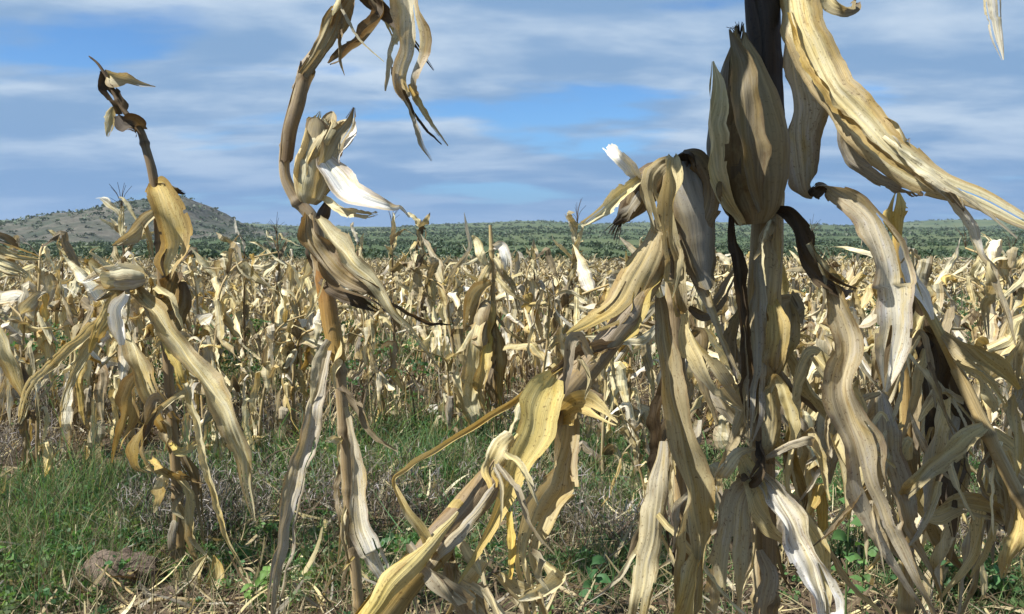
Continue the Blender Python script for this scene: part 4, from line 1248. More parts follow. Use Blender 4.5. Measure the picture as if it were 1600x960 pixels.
def put_plant(proto, x, y, rz, sc, label, group=None, tilt=(0, 0)):
    z = float(terrain(x, y)) - 0.01
    root = thing('corn_plant', (x, y, z), label, 'corn plant', group)
    root.rotation_euler = (tilt[0], tilt[1], rz)
    root.scale = (sc, sc, sc)
    for nm, me, sub in proto:
        o = bpy.data.objects.new(nm, me)
        COL.objects.link(o)
        o.parent = root
        for m2 in sub:
            s_ = bpy.data.objects.new('husk_leaf', m2)
            COL.objects.link(s_)
            s_.parent = o
    return root


def put_single(me, x, y, rz, sc, tilt=(0, 0)):
    o = bpy.data.objects.new('corn_plant', me)
    COL.objects.link(o)
    o.location = (x, y, float(terrain(x, y)) - 0.01)
    o.rotation_euler = (tilt[0], tilt[1], rz)
    o.scale = (sc, sc, sc)
    return tag(o, FIELD_LABEL, 'corn plant', FIELD_GROUP)


# --- the plants of the middle distance that can be told apart
MID = Plant('mid field corn plant with a white leaf at its top and a yellow leaf below', (768, 672), 4.75)
MID.stalk([(772, 700, 10), (772, 600, 10), (770, 480, 9), (768, 390, 8), (766, 352, 5)], TAN, STRAW)
MID.leaf([(770, 385, 6), (784, 384, 18, -.04, 20), (790, 410, 20, -.06), (792, 450, 10), (794, 470, 3)], WHITE, BLEACH, fold=.4)
MID.leaf([(768, 420, 8), (752, 400, 16, -.05), (744, 376, 12), (738, 368, 3)], PALE, STRAW)
MID.leaf([(768, 440, 8), (744, 462, 28, -.05, 20), (730, 500, 20), (726, 520, 4)], STRAW, TAN)
MID.leaf([(768, 476, 10), (746, 516, 28, -.1, 25), (738, 566, 36, -.12, -20), (740, 622, 40, -.12, 15), (748, 664, 30, -.12)], STRAW, PALE, fold=.2, curl=.15, bites=3)
MID.leaf([(770, 520, 8), (756, 560, 20, -.13, -30), (752, 610, 18, -.14, 30), (764, 650, 5)], YELLOW, TAN, fold=.4)
MID.leaf([(770, 400, 8), (782, 420, 14, -.05, 20), (800, 446, 12), (812, 490, 4)], PALE, TAN)
MID.leaf([(770, 410, 8), (756, 430, 18, -.06, 20), (748, 462, 14), (742, 500, 4)], STRAW, TAN)
MID.leaf([(772, 430, 6), (800, 458, 10, -.05), (830, 474, 8), (860, 482, 3)], STRAW, TAN, fold=.5)
MID.leaf([(772, 490, 6), (800, 522, 8, -.05), (830, 538, 8), (862, 526, 6), (878, 490, 3)], TAN, BROWN, fold=.5)
MID.leaf([(772, 500, 8), (784, 560, 22, .02, 20), (780, 610, 18), (784, 655, 4)], TAN, GOLD)
MID.leaf([(772, 560, 8), (766, 600, 20, -.06, 30), (768, 640, 14), (764, 668, 4)], BROWN, TAN)
MID.ear((764, 470, -.03), (748, 540, -.06), 15, 5, [TAN, STRAW, GOLD], flare=.6, silk_len=0)
TALL = [   # photo x, top y, distance, leaves, label
    (382, 376, 6.2, 12, 'corn plant with upright pale leaves right of the left corn plant'),
    (432, 366, 7.4, 9, 'slim corn plant with a hooked leaf tip left of the curved stalk'),
    (612, 356, 7.0, 9, 'slim corn plant standing above the field right of the white husk'),
    (658, 344, 6.6, 18, 'tall shaggy corn plant topping the field right of the slim one'),
    (902, 350, 6.4, 15, 'tall corn plant with a thin tassel left of the bunched husks'),
    (97, 368, 7.0, 13, 'brownish corn plant standing clear of the field at the far left'),
    (190, 330, 5.6, 12, 'corn plant with a dark tassel behind the left corn plant'),
    (1268, 372, 6.8, 10, 'corn plant with upright leaf tips right of the big ear'),
    (560, 378, 8.0, 9, 'low topped corn plant right of the crumpled brown leaf'),
    (1580, 400, 5.6, 12, 'leafy corn plant at the right edge below the long leaf tip'),
    (836, 396, 7.0, 11, 'corn plant standing right behind the mid field plant'),
    (1130, 400, 7.2, 11, 'corn plant seen in the gap left of the big right stalk'),
]


def tall_plant(px, ytop, d, num, label, seed):
    rng = np.random.default_rng(seed)
    top = at(px, ytop, d)
    z0 = float(terrain(top[0], top[1]))
    foot = np.array([top[0] + rng.normal(0, .05), top[1], z0])
    root = thing('corn_plant', foot, label, 'corn plant')
    c = catmull([foot, foot * .6 + top * .4 + rng.normal(0, .02, 3), foot * .25 + top * .75 + rng.normal(0, .03, 3), top], 26)
    make('stalk', tube(c, np.linspace(.012, .005, 26), TAN, BROWN, seed, 8, np.arange(.1, 1.4, .15)), M_STALK, root, foot)
    for i in range(num):
        f = .2 + .8 * (i + rng.uniform(0, .9)) / num
        upward = f > .62
        ta, tb = FIELD_TINTS[rng.integers(len(FIELD_TINTS))], FIELD_TINTS[rng.integers(8)]
        make('leaf', random_leaf(rng, c[min(25, int(f * 25))], rng.uniform(0, 6.28), rng.uniform(.14, .32) if upward else rng.uniform(.2, .5), rng.uniform(.032, .06) if upward else rng.uniform(.03, .06), rng.uniform(.8, 1.45), 7, 18, ta, tb, seed * 40 + i, rng.choice([-.7, -.4, .6, 1.0]) if upward else 1.0), M_FIELD, root, foot)
    if 'tassel' in label or rng.uniform() < .4:
        g = Geo()
        for i in range(7):
            a = rng.uniform(0, 6.28)
            e = rng.uniform(.08, .2)
            q = catmull([top, top + np.array([math.cos(a) * .02, math.sin(a) * .02, e * .6]), top + np.array([math.cos(a) * .07, math.sin(a) * .07, e])], 6)
            g.merge(tube(q, np.linspace(.0022, .0012, 6), BROWN, DARK, seed + i, 4))
        make('tassel', g, M_TWIG, root, foot)


for i, (px, ytop, d, num, lab) in enumerate(TALL):
    tall_plant(px, ytop, d, int(num * 1.7), lab, 900 + i)
rs = random.Random(12)
between = [
    (318, 5.0, 1.08, 6, 'tall field corn plant just right of the long cream leaf'),
    (474, 5.3, 1.12, 9, 'tall field corn plant seen close left of the orange sheath'),
    (566, 5.8, 1.1, 2, 'tall field corn plant below the crumpled brown leaf'),
    (716, 5.4, 1.1, 8, 'tall field corn plant close left of the mid field plant'),
    (868, 5.2, 1.12, 4, 'tall field corn plant above the thin bent leaf of the leaning stalk'),
    (932, 5.0, 1.05, 0, 'tall field corn plant left of the kink in the leaning stalk'),
    (1098, 4.8, 1.05, 7, 'tall field corn plant in the gap below the bunched husks'),
    (1248, 4.6, 1.08, 3, 'tall field corn plant right of the big right stalk at ear height'),
    (1446, 4.4, 1.05, 1, 'tall field corn plant behind the white stalk top'),
    (30, 4.9, 1.1, 10, 'tall field corn plant near the left picture edge'),
    (1112, 3.0, 0.82, 1, 'short corn plant in the gap between the bunched husks and the big right stalk'),
    (1262, 2.7, 0.78, 9, 'short corn plant in the shade right of the big right stalk'),
    (1362, 3.1, 0.86, 10, 'corn plant half hidden behind the grey hanging leaves'),
    (1486, 2.5, 0.72, 11, 'short dark corn plant behind the slanting yellow stalk'),
    (1566, 2.9, 0.86, 3, 'corn plant behind the foot of the slanting stalk at the right'),
    (1600, 3.7, 1.0, 6, 'corn plant at the right edge behind the hanging leaf strips'),
    (52, 3.7, 0.86, 7, 'corn plant with trailing leaves at the left edge below the striped husk'),
    (134, 4.1, 0.88, 0, 'corn plant just left of the left corn plant, behind grey weeds'),
    (400, 4.3, 0.85, 5, 'corn plant between the left corn plant and the curved stalk'),
    (335, 4.0, 0.62, 2, 'low broken corn plant right of the long cream leaf of the left plant'),
    (455, 4.6, 0.9, 4, 'corn plant just left of the curved stalk at the edge of the grass'),
    (705, 4.5, 0.7, 9, 'low corn plant left of the mid field plant at the edge of the grass'),
    (835, 4.2, 0.85, 1, 'corn plant right of the mid field plant behind the leaning stalk'),
    (985, 4.3, 0.95, 10, 'corn plant below the golden upper leaf of the leaning stalk'),
    (600, 4.9, 0.8, 11, 'corn plant right of the curved stalk at the back of the grass'),
    (1010, 3.2, 0.55, 5, 'stubby broken corn plant left of the long hanging tan leaf'),
    (946, 3.9, 0.8, 8, 'short corn plant behind the golden short leaf of the leaning stalk'),
]
for px, d, sc, pi, lab in between:
    x = (px - 800) / FPX * d
    put_plant(PROTOS[pi], x, d, rs.uniform(0, 6.28), sc, lab, None, (rs.uniform(-.12, .12), rs.uniform(-.12, .12)))
# --- every other plant of the field, in rough rows
frng = np.random.default_rng(21)
cand = []
yy = 4.4
while yy < 82:
    gap = 0.52 if yy < 14 else 0.58 if yy < 30 else 0.8
    half = 0.74 * yy + 1.5
    xx = -half
    while xx < half:
        x = xx + frng.uniform(-0.2, 0.2)
        y = yy + frng.uniform(-0.25, 0.25)
        cand.append((x, y))
        xx += 0.5 if yy < 14 else 0.52 if yy < 30 else 0.75
    yy += gap


def wanted(x, y):
    px = 800 + x / y * FPX
    if y < 4.9:                                  # the opening with grass in front of the field
        if 360 < px < 1080 or px < 60:
            return False
    if 560 < px < 700 and y < 6.6:
        return False
    if 1420 < px < 1560 and 5.5 < y < 13:
        return frng.uniform() < 0.3
    clump = math.sin(x * 1.7 + 2.0 * math.sin(y * 0.9)) + math.sin(y * 1.9 - x * 0.8 + 1.0)
    if y < 22 and clump < -0.75:
        return False
    return frng.uniform() < (0.95 if y < 30 else 1.0)


cand = [(x, y) for x, y in cand if wanted(x, y)]
inframe = lambda x, y: abs(x / y) < 0.63
cand.sort(key=lambda q: (not inframe(*q), q[1]))
individual = [q for q in cand if inframe(*q)][:285]
ind = set(individual)
ANCHORS = [(0, 'the left picture edge'), (150, 'the grey weeds at left'), (262, 'the left corn plant'), (400, 'the long cream leaf tip'), (520, 'the curved stalk'), (640, 'the cream fallen husk'), (770, 'the mid field plant'), (900, 'the golden upper leaf'),
           (1050, 'the bunched husks'), (1190, 'the big right stalk'), (1320, 'the grey hanging leaves'), (1420, 'the white stalk top'), (1520, 'the slanting stalk'), (1600, 'the right picture edge')]
RANKS = ['nearest', 'second nearest', 'third nearest', 'fourth nearest', 'fifth nearest', 'sixth nearest', 'seventh nearest', 'eighth nearest']
taken = {}


def own_label(x, y):
    px = 800 + x / y * FPX
    ax, nm = min(ANCHORS, key=lambda q: abs(q[0] - px))
    side = 'behind' if abs(px - ax) < 14 else 'left of' if px < ax else 'right of'
    i = taken.get((side, nm), 0)
    taken[(side, nm)] = i + 1
    if i >= len(RANKS) or y > 7.2:
        return FIELD_LABEL
    return '%s dry corn plant of the field %s %s' % (RANKS[i], side, nm)


for i, (x, y) in enumerate(individual):
    rz, sc = frng.uniform(0, 6.28), float(frng.choice([frng.uniform(0.5, 0.72), frng.uniform(0.82, 1.04), frng.uniform(0.86, 1.1)])) if y < 8 else float(frng.choice([frng.uniform(0.5, 0.75), frng.uniform(0.8, 1.02)]))
    tl = frng.normal(0, 0.1, 2)
    if y < 7.2:
        put_plant(PROTOS[i % 12], x, y, rz, sc, own_label(x, y), FIELD_GROUP, tl)
    else:
        put_single(SINGLES[(i * 5) % 12], x, y, rz, sc, tl)

low1 = [joined(field_plant(300 + i, 3, 8, 3, 1 if i % 2 else 0)).arrays() for i in range(10)]
low2 = [joined(field_plant(400 + i, 2, 5, 3, 0)).arrays() for i in range(10)]
mass = Geo()
for (x, y) in cand:
    if (x, y) in ind:
        continue
    v, f, l, t = (low1 if y < 26 else low2)[frng.integers(10)]
    a = frng.uniform(0, 6.28)
    sc = frng.uniform(0.62, 0.98)
    ca, sa = math.cos(a) * sc, math.sin(a) * sc
    z = float(terrain(x, y))
    w = np.stack([v[:, 0] * ca - v[:, 1] * sa + x, v[:, 0] * sa + v[:, 1] * ca + y, v[:, 2] * sc + z - 0.01], -1)
    mass.add(w, f, l, t * frng.uniform(0.8, 1.15))
o = make('distant_corn', mass, M_FIELD)
tag(o, 'dense mass of dry corn filling the far part of the field', 'corn field', kind='stuff')


# ================================================================== GROUND COVER
def blades(base, az, lean, bend, length, width, cols, n=4, tip=0.1, seed=0):
    """many thin blades at once, each a narrow tapering strip"""
    rng = np.random.default_rng(seed)
    m = len(base)
    s = np.linspace(0, 1, n)[None, :]
    pitch = (math.pi / 2 - lean)[:, None] - bend[:, None] * s
    a = az[:, None] + rng.uniform(-0.5, 0.5, (m, 1)) * s
    st = (length / (n - 1))[:, None]
    d = np.stack([np.cos(pitch) * np.cos(a), np.cos(pitch) * np.sin(a), np.sin(pitch)], -1) * st[..., None]
    P = base[:, None, :] + np.concatenate([np.zeros((m, 1, 3)), np.cumsum(d[:, :-1], 1)], 1)
    th = rng.uniform(0, 6.28, m)
    S = np.stack([np.cos(th), np.sin(th), rng.uniform(-0.4, 0.4, m)], -1)[:, None, :]
    W = width[:, None] * np.interp(s[0], [0, 0.3, 1], [0.8, 1.0, tip])[None, :] / 2
    V = np.stack([P - S * W[..., None], P + S * W[..., None]], 2)
    idx = np.arange(m)[:, None] * (2 * n) + np.arange(n - 1)[None, :] * 2
    F = np.stack([idx, idx + 1, idx + 3, idx + 2], -1).reshape(-1, 4)
    lv = np.stack([np.broadcast_to(np.array([0.1, 0.9])[None, None, :], (m, n, 2)), np.broadcast_to((s * length[:, None])[..., None], (m, n, 2)), np.broadcast_to(rng.uniform(0, 1, (m, 1, 1)), (m, n, 2))], -1)
    C = np.broadcast_to(cols[:, None, None, :], (m, n, 2, 3))
    return Geo().add(V.reshape(-1, 3), F, lv.reshape(-1, 3), C.reshape(-1, 3)), P


def pick(rng, cols, m):
    c = np.array(cols)[rng.integers(0, len(cols), m)]
    return c * rng.uniform(0.75, 1.25, (m, 1))


def scatter(rng, patches, m):
    """ground points gathered in patches (photo x, y, radius in m, weight)"""
    w = np.array([p[3] for p in patches], float)
    idx = rng.choice(len(patches), m, p=w / w.sum())
    ctr = np.array([ground_hit(p[0], p[1])[:2] for p in patches])
    rad = np.array([p[2] for p in patches])
    q = ctr[idx] + rng.normal(0, 0.5, (m, 2)) * rad[idx][:, None]
    return np.stack([q[:, 0], q[:, 1], terrain(q[:, 0], q[:, 1]) - 0.004], -1)


def near_field(rng, m, y0=1.6, y1=9.0):
    y = y0 * (y1 / y0) ** rng.uniform(0, 1, m)
    x = rng.uniform(-0.8, 0.8, m) * (y + 0.6)
    return np.stack([x, y, terrain(x, y) - 0.004], -1)


GREENS = [(0.085, 0.19, 0.065), (0.13, 0.22, 0.075), (0.060, 0.145, 0.055), (0.11, 0.15, 0.055), (0.14, 0.15, 0.07), (0.24, 0.21, 0.11), (0.17, 0.26, 0.10), (0.03, 0.075, 0.028)]
grng = np.random.default_rng(5)
green_patches = [(90, 800, .45, 5), (40, 860, .4, 5), (190, 780, .4, 4), (20, 930, .3, 2.5), (250, 850, .3, 1), (120, 900, .3, 1.2), (640, 690, .5, 2), (690, 740, .35, 1.2), (600, 560, .8, 1.5),
                 (930, 720, .4, 1.5), (980, 790, .3, .8), (1000, 560, .7, .7), (1330, 880, .2, 1.0), (1490, 910, .25, 1.4), (1580, 930, .2, 1), (1340, 780, .2, .6), (1500, 480, 1.6, 2.2), (60, 560, .8, .8), (380, 620, .5, .8),
                 (330, 560, .7, .7), (1110, 520, .9, .8), (900, 900, .2, .4), (480, 740, .5, 1.6), (380, 860, .4, 1.2), (700, 880, .4, 1.0), (820, 800, .4, 1.0), (1000, 900, .3, 1.0), (1200, 760, .5, 1.2), (1440, 760, .4, 1.2), (560, 900, .3, .8), (800, 700, .5, 1.0), (340, 740, .4, 1.2), (1120, 820, .3, .8)]
m = 86000
base = scatter(grng, green_patches, m)
ln = grng.gamma(3.0, 0.032, m) * np.clip(base[:, 1] / 3.0, 0.9, 1.9)
g, _ = blades(base, grng.uniform(0, 6.28, m), np.abs(grng.normal(0.85, 0.6, m)), grng.uniform(-0.4, 2.2, m), ln, grng.uniform(0.0018, 0.005, m) * np.clip(base[:, 1] / 3.0, 0.9, 2.2), pick(grng, GREENS, m), 4, 0.1, 1)
o = make('grass', g, M_GRASS)
tag(o, 'green grass growing in patches between the corn plants', 'grass', kind='stuff')

m = 30000
base = np.concatenate([near_field(grng, 24000), scatter(grng, green_patches[:16], 6000)])
ln = grng.uniform(0.05, 0.24, m)
g, _ = blades(base, grng.uniform(0, 6.28, m), np.abs(grng.normal(0.8, 0.5, m)), grng.uniform(-0.4, 1.6, m), ln, grng.uniform(0.0015, 0.004, m), pick(grng, [(0.30, 0.24, 0.14), (0.22, 0.17, 0.10), (0.36, 0.30, 0.18), (0.15, 0.11, 0.075), (0.12, 0.15, 0.06)], m), 4, 0.2, 2)
o = make('dry_grass', g, M_TWIG)
tag(o, 'thin dry grass stems standing on the field floor', 'dry grass', kind='stuff')

# grey twiggy dead weeds
wrng = np.random.default_rng(9)
weed_patches = [(80, 660, .35, 2.5), (140, 640, .3, 2), (40, 720, .25, 1), (310, 840, .22, 2), (280, 800, .2, 1), (430, 680, .25, 1.3), (330, 690, .25, 1), (610, 800, .3, .7), (480, 800, .3, .6), (880, 830, .25, .5), (960, 860, .25, .5),
                (560, 620, .4, .8), (850, 700, .3, .8), (1250, 640, .4, 1), (1500, 740, .3, 1.3), (1560, 640, .4, 1.2), (760, 780, .3, .4), (1450, 860, .2, 1), (1100, 640, .4, .8)]
ASHES = [(0.17, 0.15, 0.11), (0.24, 0.21, 0.155), (0.10, 0.085, 0.055), (0.19, 0.16, 0.10), (0.34, 0.31, 0.29), (0.29, 0.26, 0.265), (0.08, 0.066, 0.05)]
m = 4600
base = scatter(wrng, weed_patches, m)
stem, SPTS = blades(base, wrng.uniform(0, 6.28, m), np.abs(wrng.normal(0.3, 0.3, m)), wrng.uniform(-0.3, 1.0, m), wrng.uniform(0.10, 0.30, m), wrng.uniform(0.0018, 0.0032, m), pick(wrng, ASHES, m), 6, 0.5, 3)
r = 8
pt = SPTS[:, 1:, :][np.arange(m)[:, None], wrng.integers(0, 5, (m, r))].reshape(-1, 3)
mm = len(pt)
side, _ = blades(pt, wrng.uniform(0, 6.28, mm), wrng.uniform(0.2, 1.5, mm), wrng.uniform(-0.5, 1.0, mm), wrng.uniform(0.012, 0.05, mm), wrng.uniform(0.0015, 0.005, mm), pick(wrng, ASHES, mm), 3, 0.5, 4)
stem.merge(side)
o = make('dead_weeds', stem, M_TWIG)
tag(o, 'grey twiggy dead weeds tangled low between the corn plants', 'dead weeds', kind='stuff')

# broken dry leaves and straw on the soil
lrng = np.random.default_rng(14)
m = 14000
base = near_field(lrng, m, 1.5, 9)
base[:, 2] += lrng.uniform(0.0, 0.05, m)
g, _ = blades(base, lrng.uniform(0, 6.28, m), lrng.uniform(0.9, 1.75, m), lrng.uniform(-0.9, 0.9, m), lrng.uniform(0.04, 0.20, m), lrng.uniform(0.004, 0.022, m), pick(lrng, [PALE, STRAW, TAN, GREY, BROWN, BROWN, TAN, (0.13, 0.09, 0.06)], m), 6, 0.3, 5)
o = make('leaf_litter', g, M_FIELD)
tag(o, 'broken dry corn leaves and straw littering the soil', 'litter', kind='stuff')

m = 38000
y = 4.6 * (40 / 4.6) ** grng.uniform(0, 1, m)
x = grng.uniform(-0.75, 0.75, m) * y
base = np.stack([x, y, terrain(x, y)], -1)
sy = np.clip(y / 8, 0.7, 2.2)
g, _ = blades(base, grng.uniform(0, 6.28, m), np.abs(grng.normal(0.8, 0.6, m)), grng.uniform(-0.5, 1.2, m), grng.uniform(0.08, 0.42, m), grng.uniform(0.006, 0.028, m) * sy, pick(grng, [STRAW, TAN, GREY, BROWN, BROWN, TAN, (0.13, 0.10, 0.065)], m), 5, 0.2, 18)
o = make('dry_straw', g, M_FIELD)
tag(o, 'dry straw and broken leaves standing between the corn plants', 'straw', kind='stuff')

# small weeds and bushlets between the rows far out
m = 9000
y = 9 * (60 / 9) ** grng.uniform(0, 1, m)
x = grng.uniform(-0.75, 0.75, m) * y
keep = np.sin(x * 0.6 + 1) + np.sin(y * 0.35 + x * 0.2) > 0.5
x, y = x[keep], y[keep]
mm = len(x)
base = np.stack([x, y, terrain(x, y)], -1)
g, _ = blades(base, grng.uniform(0, 6.28, mm), np.abs(grng.normal(0.4, 0.4, mm)), grng.uniform(0.2, 1.5, mm), grng.uniform(0.3, 0.7, mm), grng.uniform(0.012, 0.03, mm), pick(grng, GREENS, mm), 4, 0.2, 8)
wp = []
for px, py, num, sp in ((620, 570, 26, .6), (660, 620, 22, .6), (600, 520, 22, .8), (1480, 480, 150, 1.3), (1530, 520, 110, 1.0), (1450, 520, 60, .7), (1100, 560, 50, .5), (60, 560, 60, .6), (350, 580, 50, .5), (1000, 530, 40, .5), (300, 620, 40, .4), (100, 620, 30, .35), (1380, 560, 30, .5)):
    c0 = ground_hit(px, py + 40)
    q = c0[:2] + grng.normal(0, sp * .6, (num, 2))
    wp.append(np.stack([q[:, 0], q[:, 1], terrain(q[:, 0], q[:, 1]) + grng.uniform(.08, .55, num)], -1))
wp = np.concatenate(wp)
wr = grng.uniform(.04, .11, len(wp))
g.merge(clumps(wp, wr, wr * .8, 30, 31, [(0.075, 0.15, 0.055), (0.10, 0.17, 0.065), (0.06, 0.12, 0.05), (0.13, 0.17, 0.08)], 0.16))
o = make('weeds', g, M_GRASS)
tag(o, 'green weeds growing between the far corn rows', 'weeds', kind='stuff')


lw = np.concatenate([near_field(grng, 520, 1.7, 6.0), scatter(grng, green_patches[:16] + green_patches[22:], 900)])
lw[:, 2] += grng.uniform(0.01, 0.09, len(lw))
lr = grng.uniform(.018, .06, len(lw))
g = clumps(lw, lr, lr * .8, 26, 41, [(0.085, 0.18, 0.06), (0.12, 0.20, 0.07), (0.065, 0.14, 0.055), (0.15, 0.20, 0.09)], 0.24)
o = make('low_weeds', g, M_GRASS)
tag(o, 'low leafy green weeds spread over the soil between the plants', 'weeds', kind='stuff')


# ------------------------------------------------------------------ single small things
def clod(px, py, size, label, seed, mat=None, name='earth_clod', cat='clod', rise=0.25):
    rng = np.random.default_rng(seed)
    p = ground_hit(px, py)
    nu, nv = 28, 18
    th = np.linspace(0, 2 * math.pi, nu, endpoint=False)[None, :]
    ph = np.linspace(0.02, math.pi - 0.02, nv)[:, None]
    d = np.stack([np.sin(ph) * np.cos(th), np.sin(ph) * np.sin(th), np.cos(ph) * np.ones_like(th)], -1)
    r = 1 + 0.0 * d[..., 0]
    for i in range(14):                          # facets: flat breaks
        nrm = unit(rng.normal(size=3))
        lim = rng.uniform(0.62, 0.92)
        r = np.minimum(r, lim / np.maximum(d @ nrm, 0.05))
    for i in range(10):
        r = r + 0.03 * np.sin(d @ rng.normal(0, 6, 3) + rng.uniform(0, 6))
    V = d * r[..., None] * np.array(size) + p + np.array([0, 0, size[2] * rise])
    g = Geo().add(V.reshape(-1, 3), grid_faces(nv, nu, True), np.zeros((nu * nv, 3)), np.ones((nu * nv, 3)))
    o = make(name, g, mat or M_CLOD, None, p)
    o.location = p.tolist()
    return tag(o, label, cat)


clod(192, 905, (0.13, 0.10, 0.085), 'reddish brown clod of earth lying in the grass at lower left', 3)
clod(262, 935, (0.05, 0.05, 0.03), 'small brown clod beside the larger clod at lower left', 6)
M_STONE = rock_material('pale_stone', (0.50, 0.46, 0.40), (0.64, 0.60, 0.54), 14.0, 0.004)
clod(990, 800, (0.035, 0.03, 0.03), 'small pale stone on the soil left of the hanging leaves', 8, M_STONE, 'stone', 'stone')
clod(680, 645, (0.09, 0.06, 0.05), 'pale stone on the soil below the mid field plant', 11, M_STONE, 'stone', 'stone')


def fallen(name, label, cat, px, py, leaves, mat=None, lift=0.0):
    """dry pieces lying on the ground: leaves as (dx, dy, dz, width) paths in metres round the spot"""
    p = ground_hit(px, py)
    root = thing(name, p, label, cat)
    for i, (path, ta, tb) in enumerate(leaves):
        rows = np.array([(p[0] + a, p[1] + b, float(terrain(p[0] + a, p[1] + b)) + c, w) for a, b, c, w in path])
        c = catmull(rows, 26)
        T = unit(np.gradient(c[:, :3], axis=0))
        N = np.tile(np.array([0.1, -0.8, 0.6]), (26, 1))
        make('husk_leaf' if 'husk' in name else 'leaf', ribbon(c[:, :3], np.maximum(c[:, 3], 0.002), N, 9, 0.35, 0.2, 0.12, 0.03, 500 + i + int(px), ta, tb), mat or M_HUSK, root, p)
    return root


fallen('fallen_husk', 'pale curled husk lying on the soil at the foot of the left plants', 'husk', 322, 928,
       [([(-.02, 0, .01, .01), (-.035, 0, .05, .05), (-.02, .01, .09, .035), (.0, .02, .12, .004)], PALE, STRAW), ([(.0, 0, .01, .012), (.03, 0, .04, .055), (.035, .01, .08, .04), (.02, .02, .12, .004)], STRAW, GOLD),
        ([(.02, .0, .01, .01), (.08, .02, .02, .03), (.13, .02, .03, .02), (.17, .0, .02, .004)], TAN, PALE)])
fallen('fallen_husk', 'cream husk with a brown end lying in the grass beside the curved stalk', 'husk', 640, 622,
       [([(-.08, 0, .03, .02), (-.02, 0, .06, .10), (.05, .01, .07, .08), (.11, .02, .05, .01)], TAN, WHITE), ([(-.09, 0, .01, .01), (-.04, -.02, .03, .07), (.02, -.02, .04, .06), (.06, -.02, .02, .01)], BROWN, TAN)])
fallen('fallen_husk', 'bleached white husk lying in the field left of the big right stalk', 'husk', 1136, 500,
       [([(-.14, 0, .18, .03), (-.04, 0, .24, .13), (.06, .01, .24, .12), (.14, .02, .20, .02)], WHITE, WHITE), ([(-.08, 0, .02, .02), (-.02, 0, .12, .06), (.04, .01, .22, .04)], BLEACH, WHITE)])


def fallen_stalk(px, py, pts, rad, label, ta, tb, forks=()):
    p = ground_hit(px, py)
    root = thing('fallen_stalk', p, label, 'stalk')

    def tb_(q, r0, r1, seed, nm):
        rows = [(p[0] + a, p[1] + b, float(terrain(p[0] + a, p[1] + b)) + c) for a, b, c in q]
        c = catmull(rows, 30)
        make(nm, tube(c, np.linspace(r0, r1, 30), ta, tb, seed, 8, np.arange(0.05, 1, 0.11)), M_STALK, root, p)
    tb_(pts, rad, rad * 0.6, int(px), 'stem')
    for i, q in enumerate(forks):
        tb_(q, rad * 0.6, rad * 0.25, int(px) + i + 1, 'branch')
    return root


fallen_stalk(285, 950, [(-.16, 0, .02), (-.05, .0, .03), (.1, .0, .02), (.22, .01, .025)], .007, 'pale forked stem lying on the soil at the bottom left', STRAW, TAN,
             [[(-.16, 0, .02), (-.2, .02, .05), (-.24, .06, .07)], [(-.16, 0, .02), (-.2, -.04, .02), (-.23, -.07, .01)], [(-.16, .03, .04), (-.26, .08, .08), (-.32, .12, .1)]])
fallen_stalk(640, 830, [(-.2, .1, .02), (-.08, .04, .03), (.05, -.02, .03), (.2, -.04, .04)], .006, 'thin brown stem lying on the soil behind the leaning stalk', BROWN, TAN, [[(-.02, .02, .03), (.08, .06, .06), (.16, .12, .07)]])
fallen_stalk(940, 905, [(-.14, -.05, .01), (-.02, .0, .04), (.08, .05, .10), (.16, .1, .16)], .004, 'thin grey stem slanting up from the soil below the golden short leaf', GREY, TAN)
fallen_stalk(425, 745, [(-.08, 0, .0), (-.04, 0, .07), (.02, .01, .11), (.10, .02, .13)], .006, 'dark curved stem arching from the soil between the two left plants', DARK, BROWN)


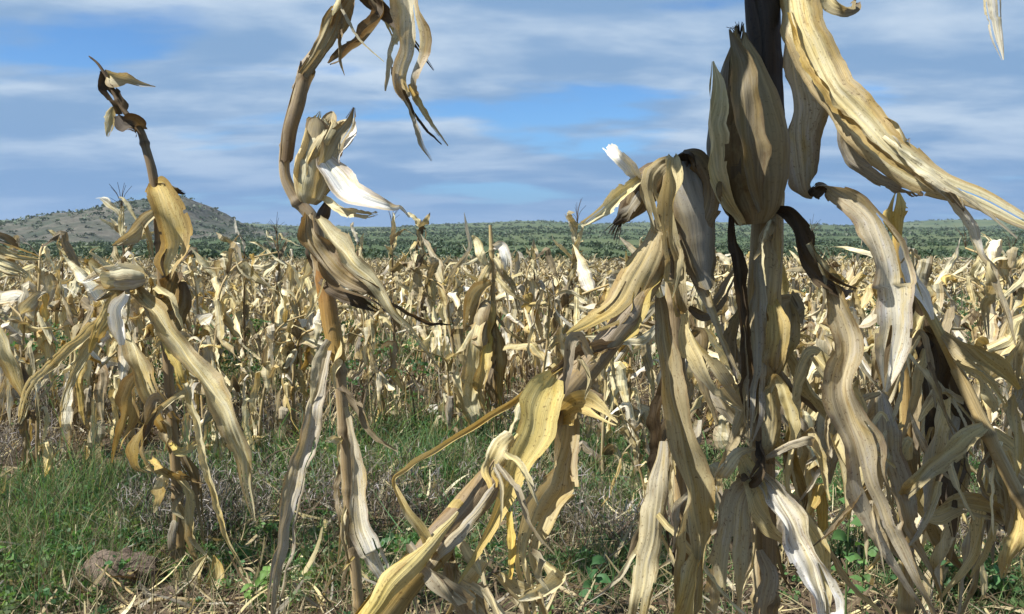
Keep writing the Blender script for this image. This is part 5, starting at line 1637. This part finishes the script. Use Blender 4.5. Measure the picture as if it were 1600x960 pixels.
def broad_weed(px, py, h, num, size, label, seed, col=(0.075, 0.16, 0.045)):
    rng = np.random.default_rng(seed)
    p = ground_hit(px, py)
    root = thing('green_weed', p, label, 'weed', None)
    c = catmull([p, p + np.array([rng.normal(0, .01), rng.normal(0, .01), h * .5]), p + np.array([rng.normal(0, .03), rng.normal(0, .02), h])], 14)
    make('stem', tube(c, np.linspace(.0035, .0015, 14), (0.10, 0.15, 0.05), (0.12, 0.18, 0.06), seed, 6), M_WEED, root, p)
    for i in range(num):
        f = 0.25 + 0.75 * i / max(1, num - 1)
        q = c[min(13, int(f * 13))]
        a = i * 2.4 + rng.uniform(-.4, .4)
        ln = size * rng.uniform(.7, 1.2)
        dirv = np.array([math.cos(a), math.sin(a), rng.uniform(.1, .7)])
        e = catmull([q, q + dirv * ln * .5, q + dirv * ln + np.array([0, 0, -ln * .4])], 14)
        W = ln * .62 * np.interp(np.linspace(0, 1, 14), [0, .12, .3, .6, .85, 1], [.08, .15, .9, 1, .5, .05])
        N = np.tile(np.array([-.2, -.3, 1.0]), (14, 1)) + rng.normal(0, .3, 3)
        make('leaf', ribbon(e, W, N, 7, .25, 0, .12, .03, seed * 31 + i, np.array(col) * rng.uniform(.8, 1.3), None, .1), M_WEED, root, p)
    return root


broad_weed(1320, 1010, .62, 12, .055, 'broad leaved green weed between the white hanging leaf and grey leaves at right', 1)
broad_weed(1345, 960, .30, 10, .05, 'low green weed at the foot of the grey hanging leaves', 2, (0.09, 0.17, 0.05))
broad_weed(915, 955, .14, 9, .05, 'small dark green weed on the soil at bottom centre', 3, (0.05, 0.12, 0.04))
broad_weed(400, 958, .12, 8, .05, 'small bright green weed left of the curved stalk foot', 4, (0.12, 0.21, 0.05))
broad_weed(14, 925, .14, 8, .05, 'bright green weed at the bottom left edge', 5, (0.10, 0.20, 0.04))
broad_weed(1580, 950, .12, 10, .045, 'green weed in the bottom right corner', 6, (0.06, 0.14, 0.045))
broad_weed(1470, 940, .16, 9, .04, 'feathery green weed on the soil at the lower right', 7, (0.05, 0.12, 0.045))


# ------------------------------------------------------------------ the air between here and the hills
def build_haze():
    x0, x1, y0, y1, z0, z1 = -7000, 7000, -12, 5400, -14, 150
    v = np.array([(x, y, z) for z in (z0, z1) for y in (y0, y1) for x in (x0, x1)], float)
    f = np.array([(0, 2, 3, 1), (4, 5, 7, 6), (0, 1, 5, 4), (2, 6, 7, 3), (0, 4, 6, 2), (1, 3, 7, 5)])
    m, N, L = nodes_of('haze_air')
    out = N('ShaderNodeOutputMaterial')
    pv = N('ShaderNodeVolumePrincipled')
    pv.inputs['Color'].default_value = (0.78, 0.87, 1.0, 1)
    pv.inputs['Density'].default_value = 0.00006
    pv.inputs['Anisotropy'].default_value = 0.2
    L(pv.outputs[0], out.inputs['Volume'])
    o = make('haze', Geo().add(v, f, np.zeros((8, 3)), np.ones((8, 3))), m)
    tag(o, 'thin blue haze over the plain', 'haze', kind='stuff')


build_haze()
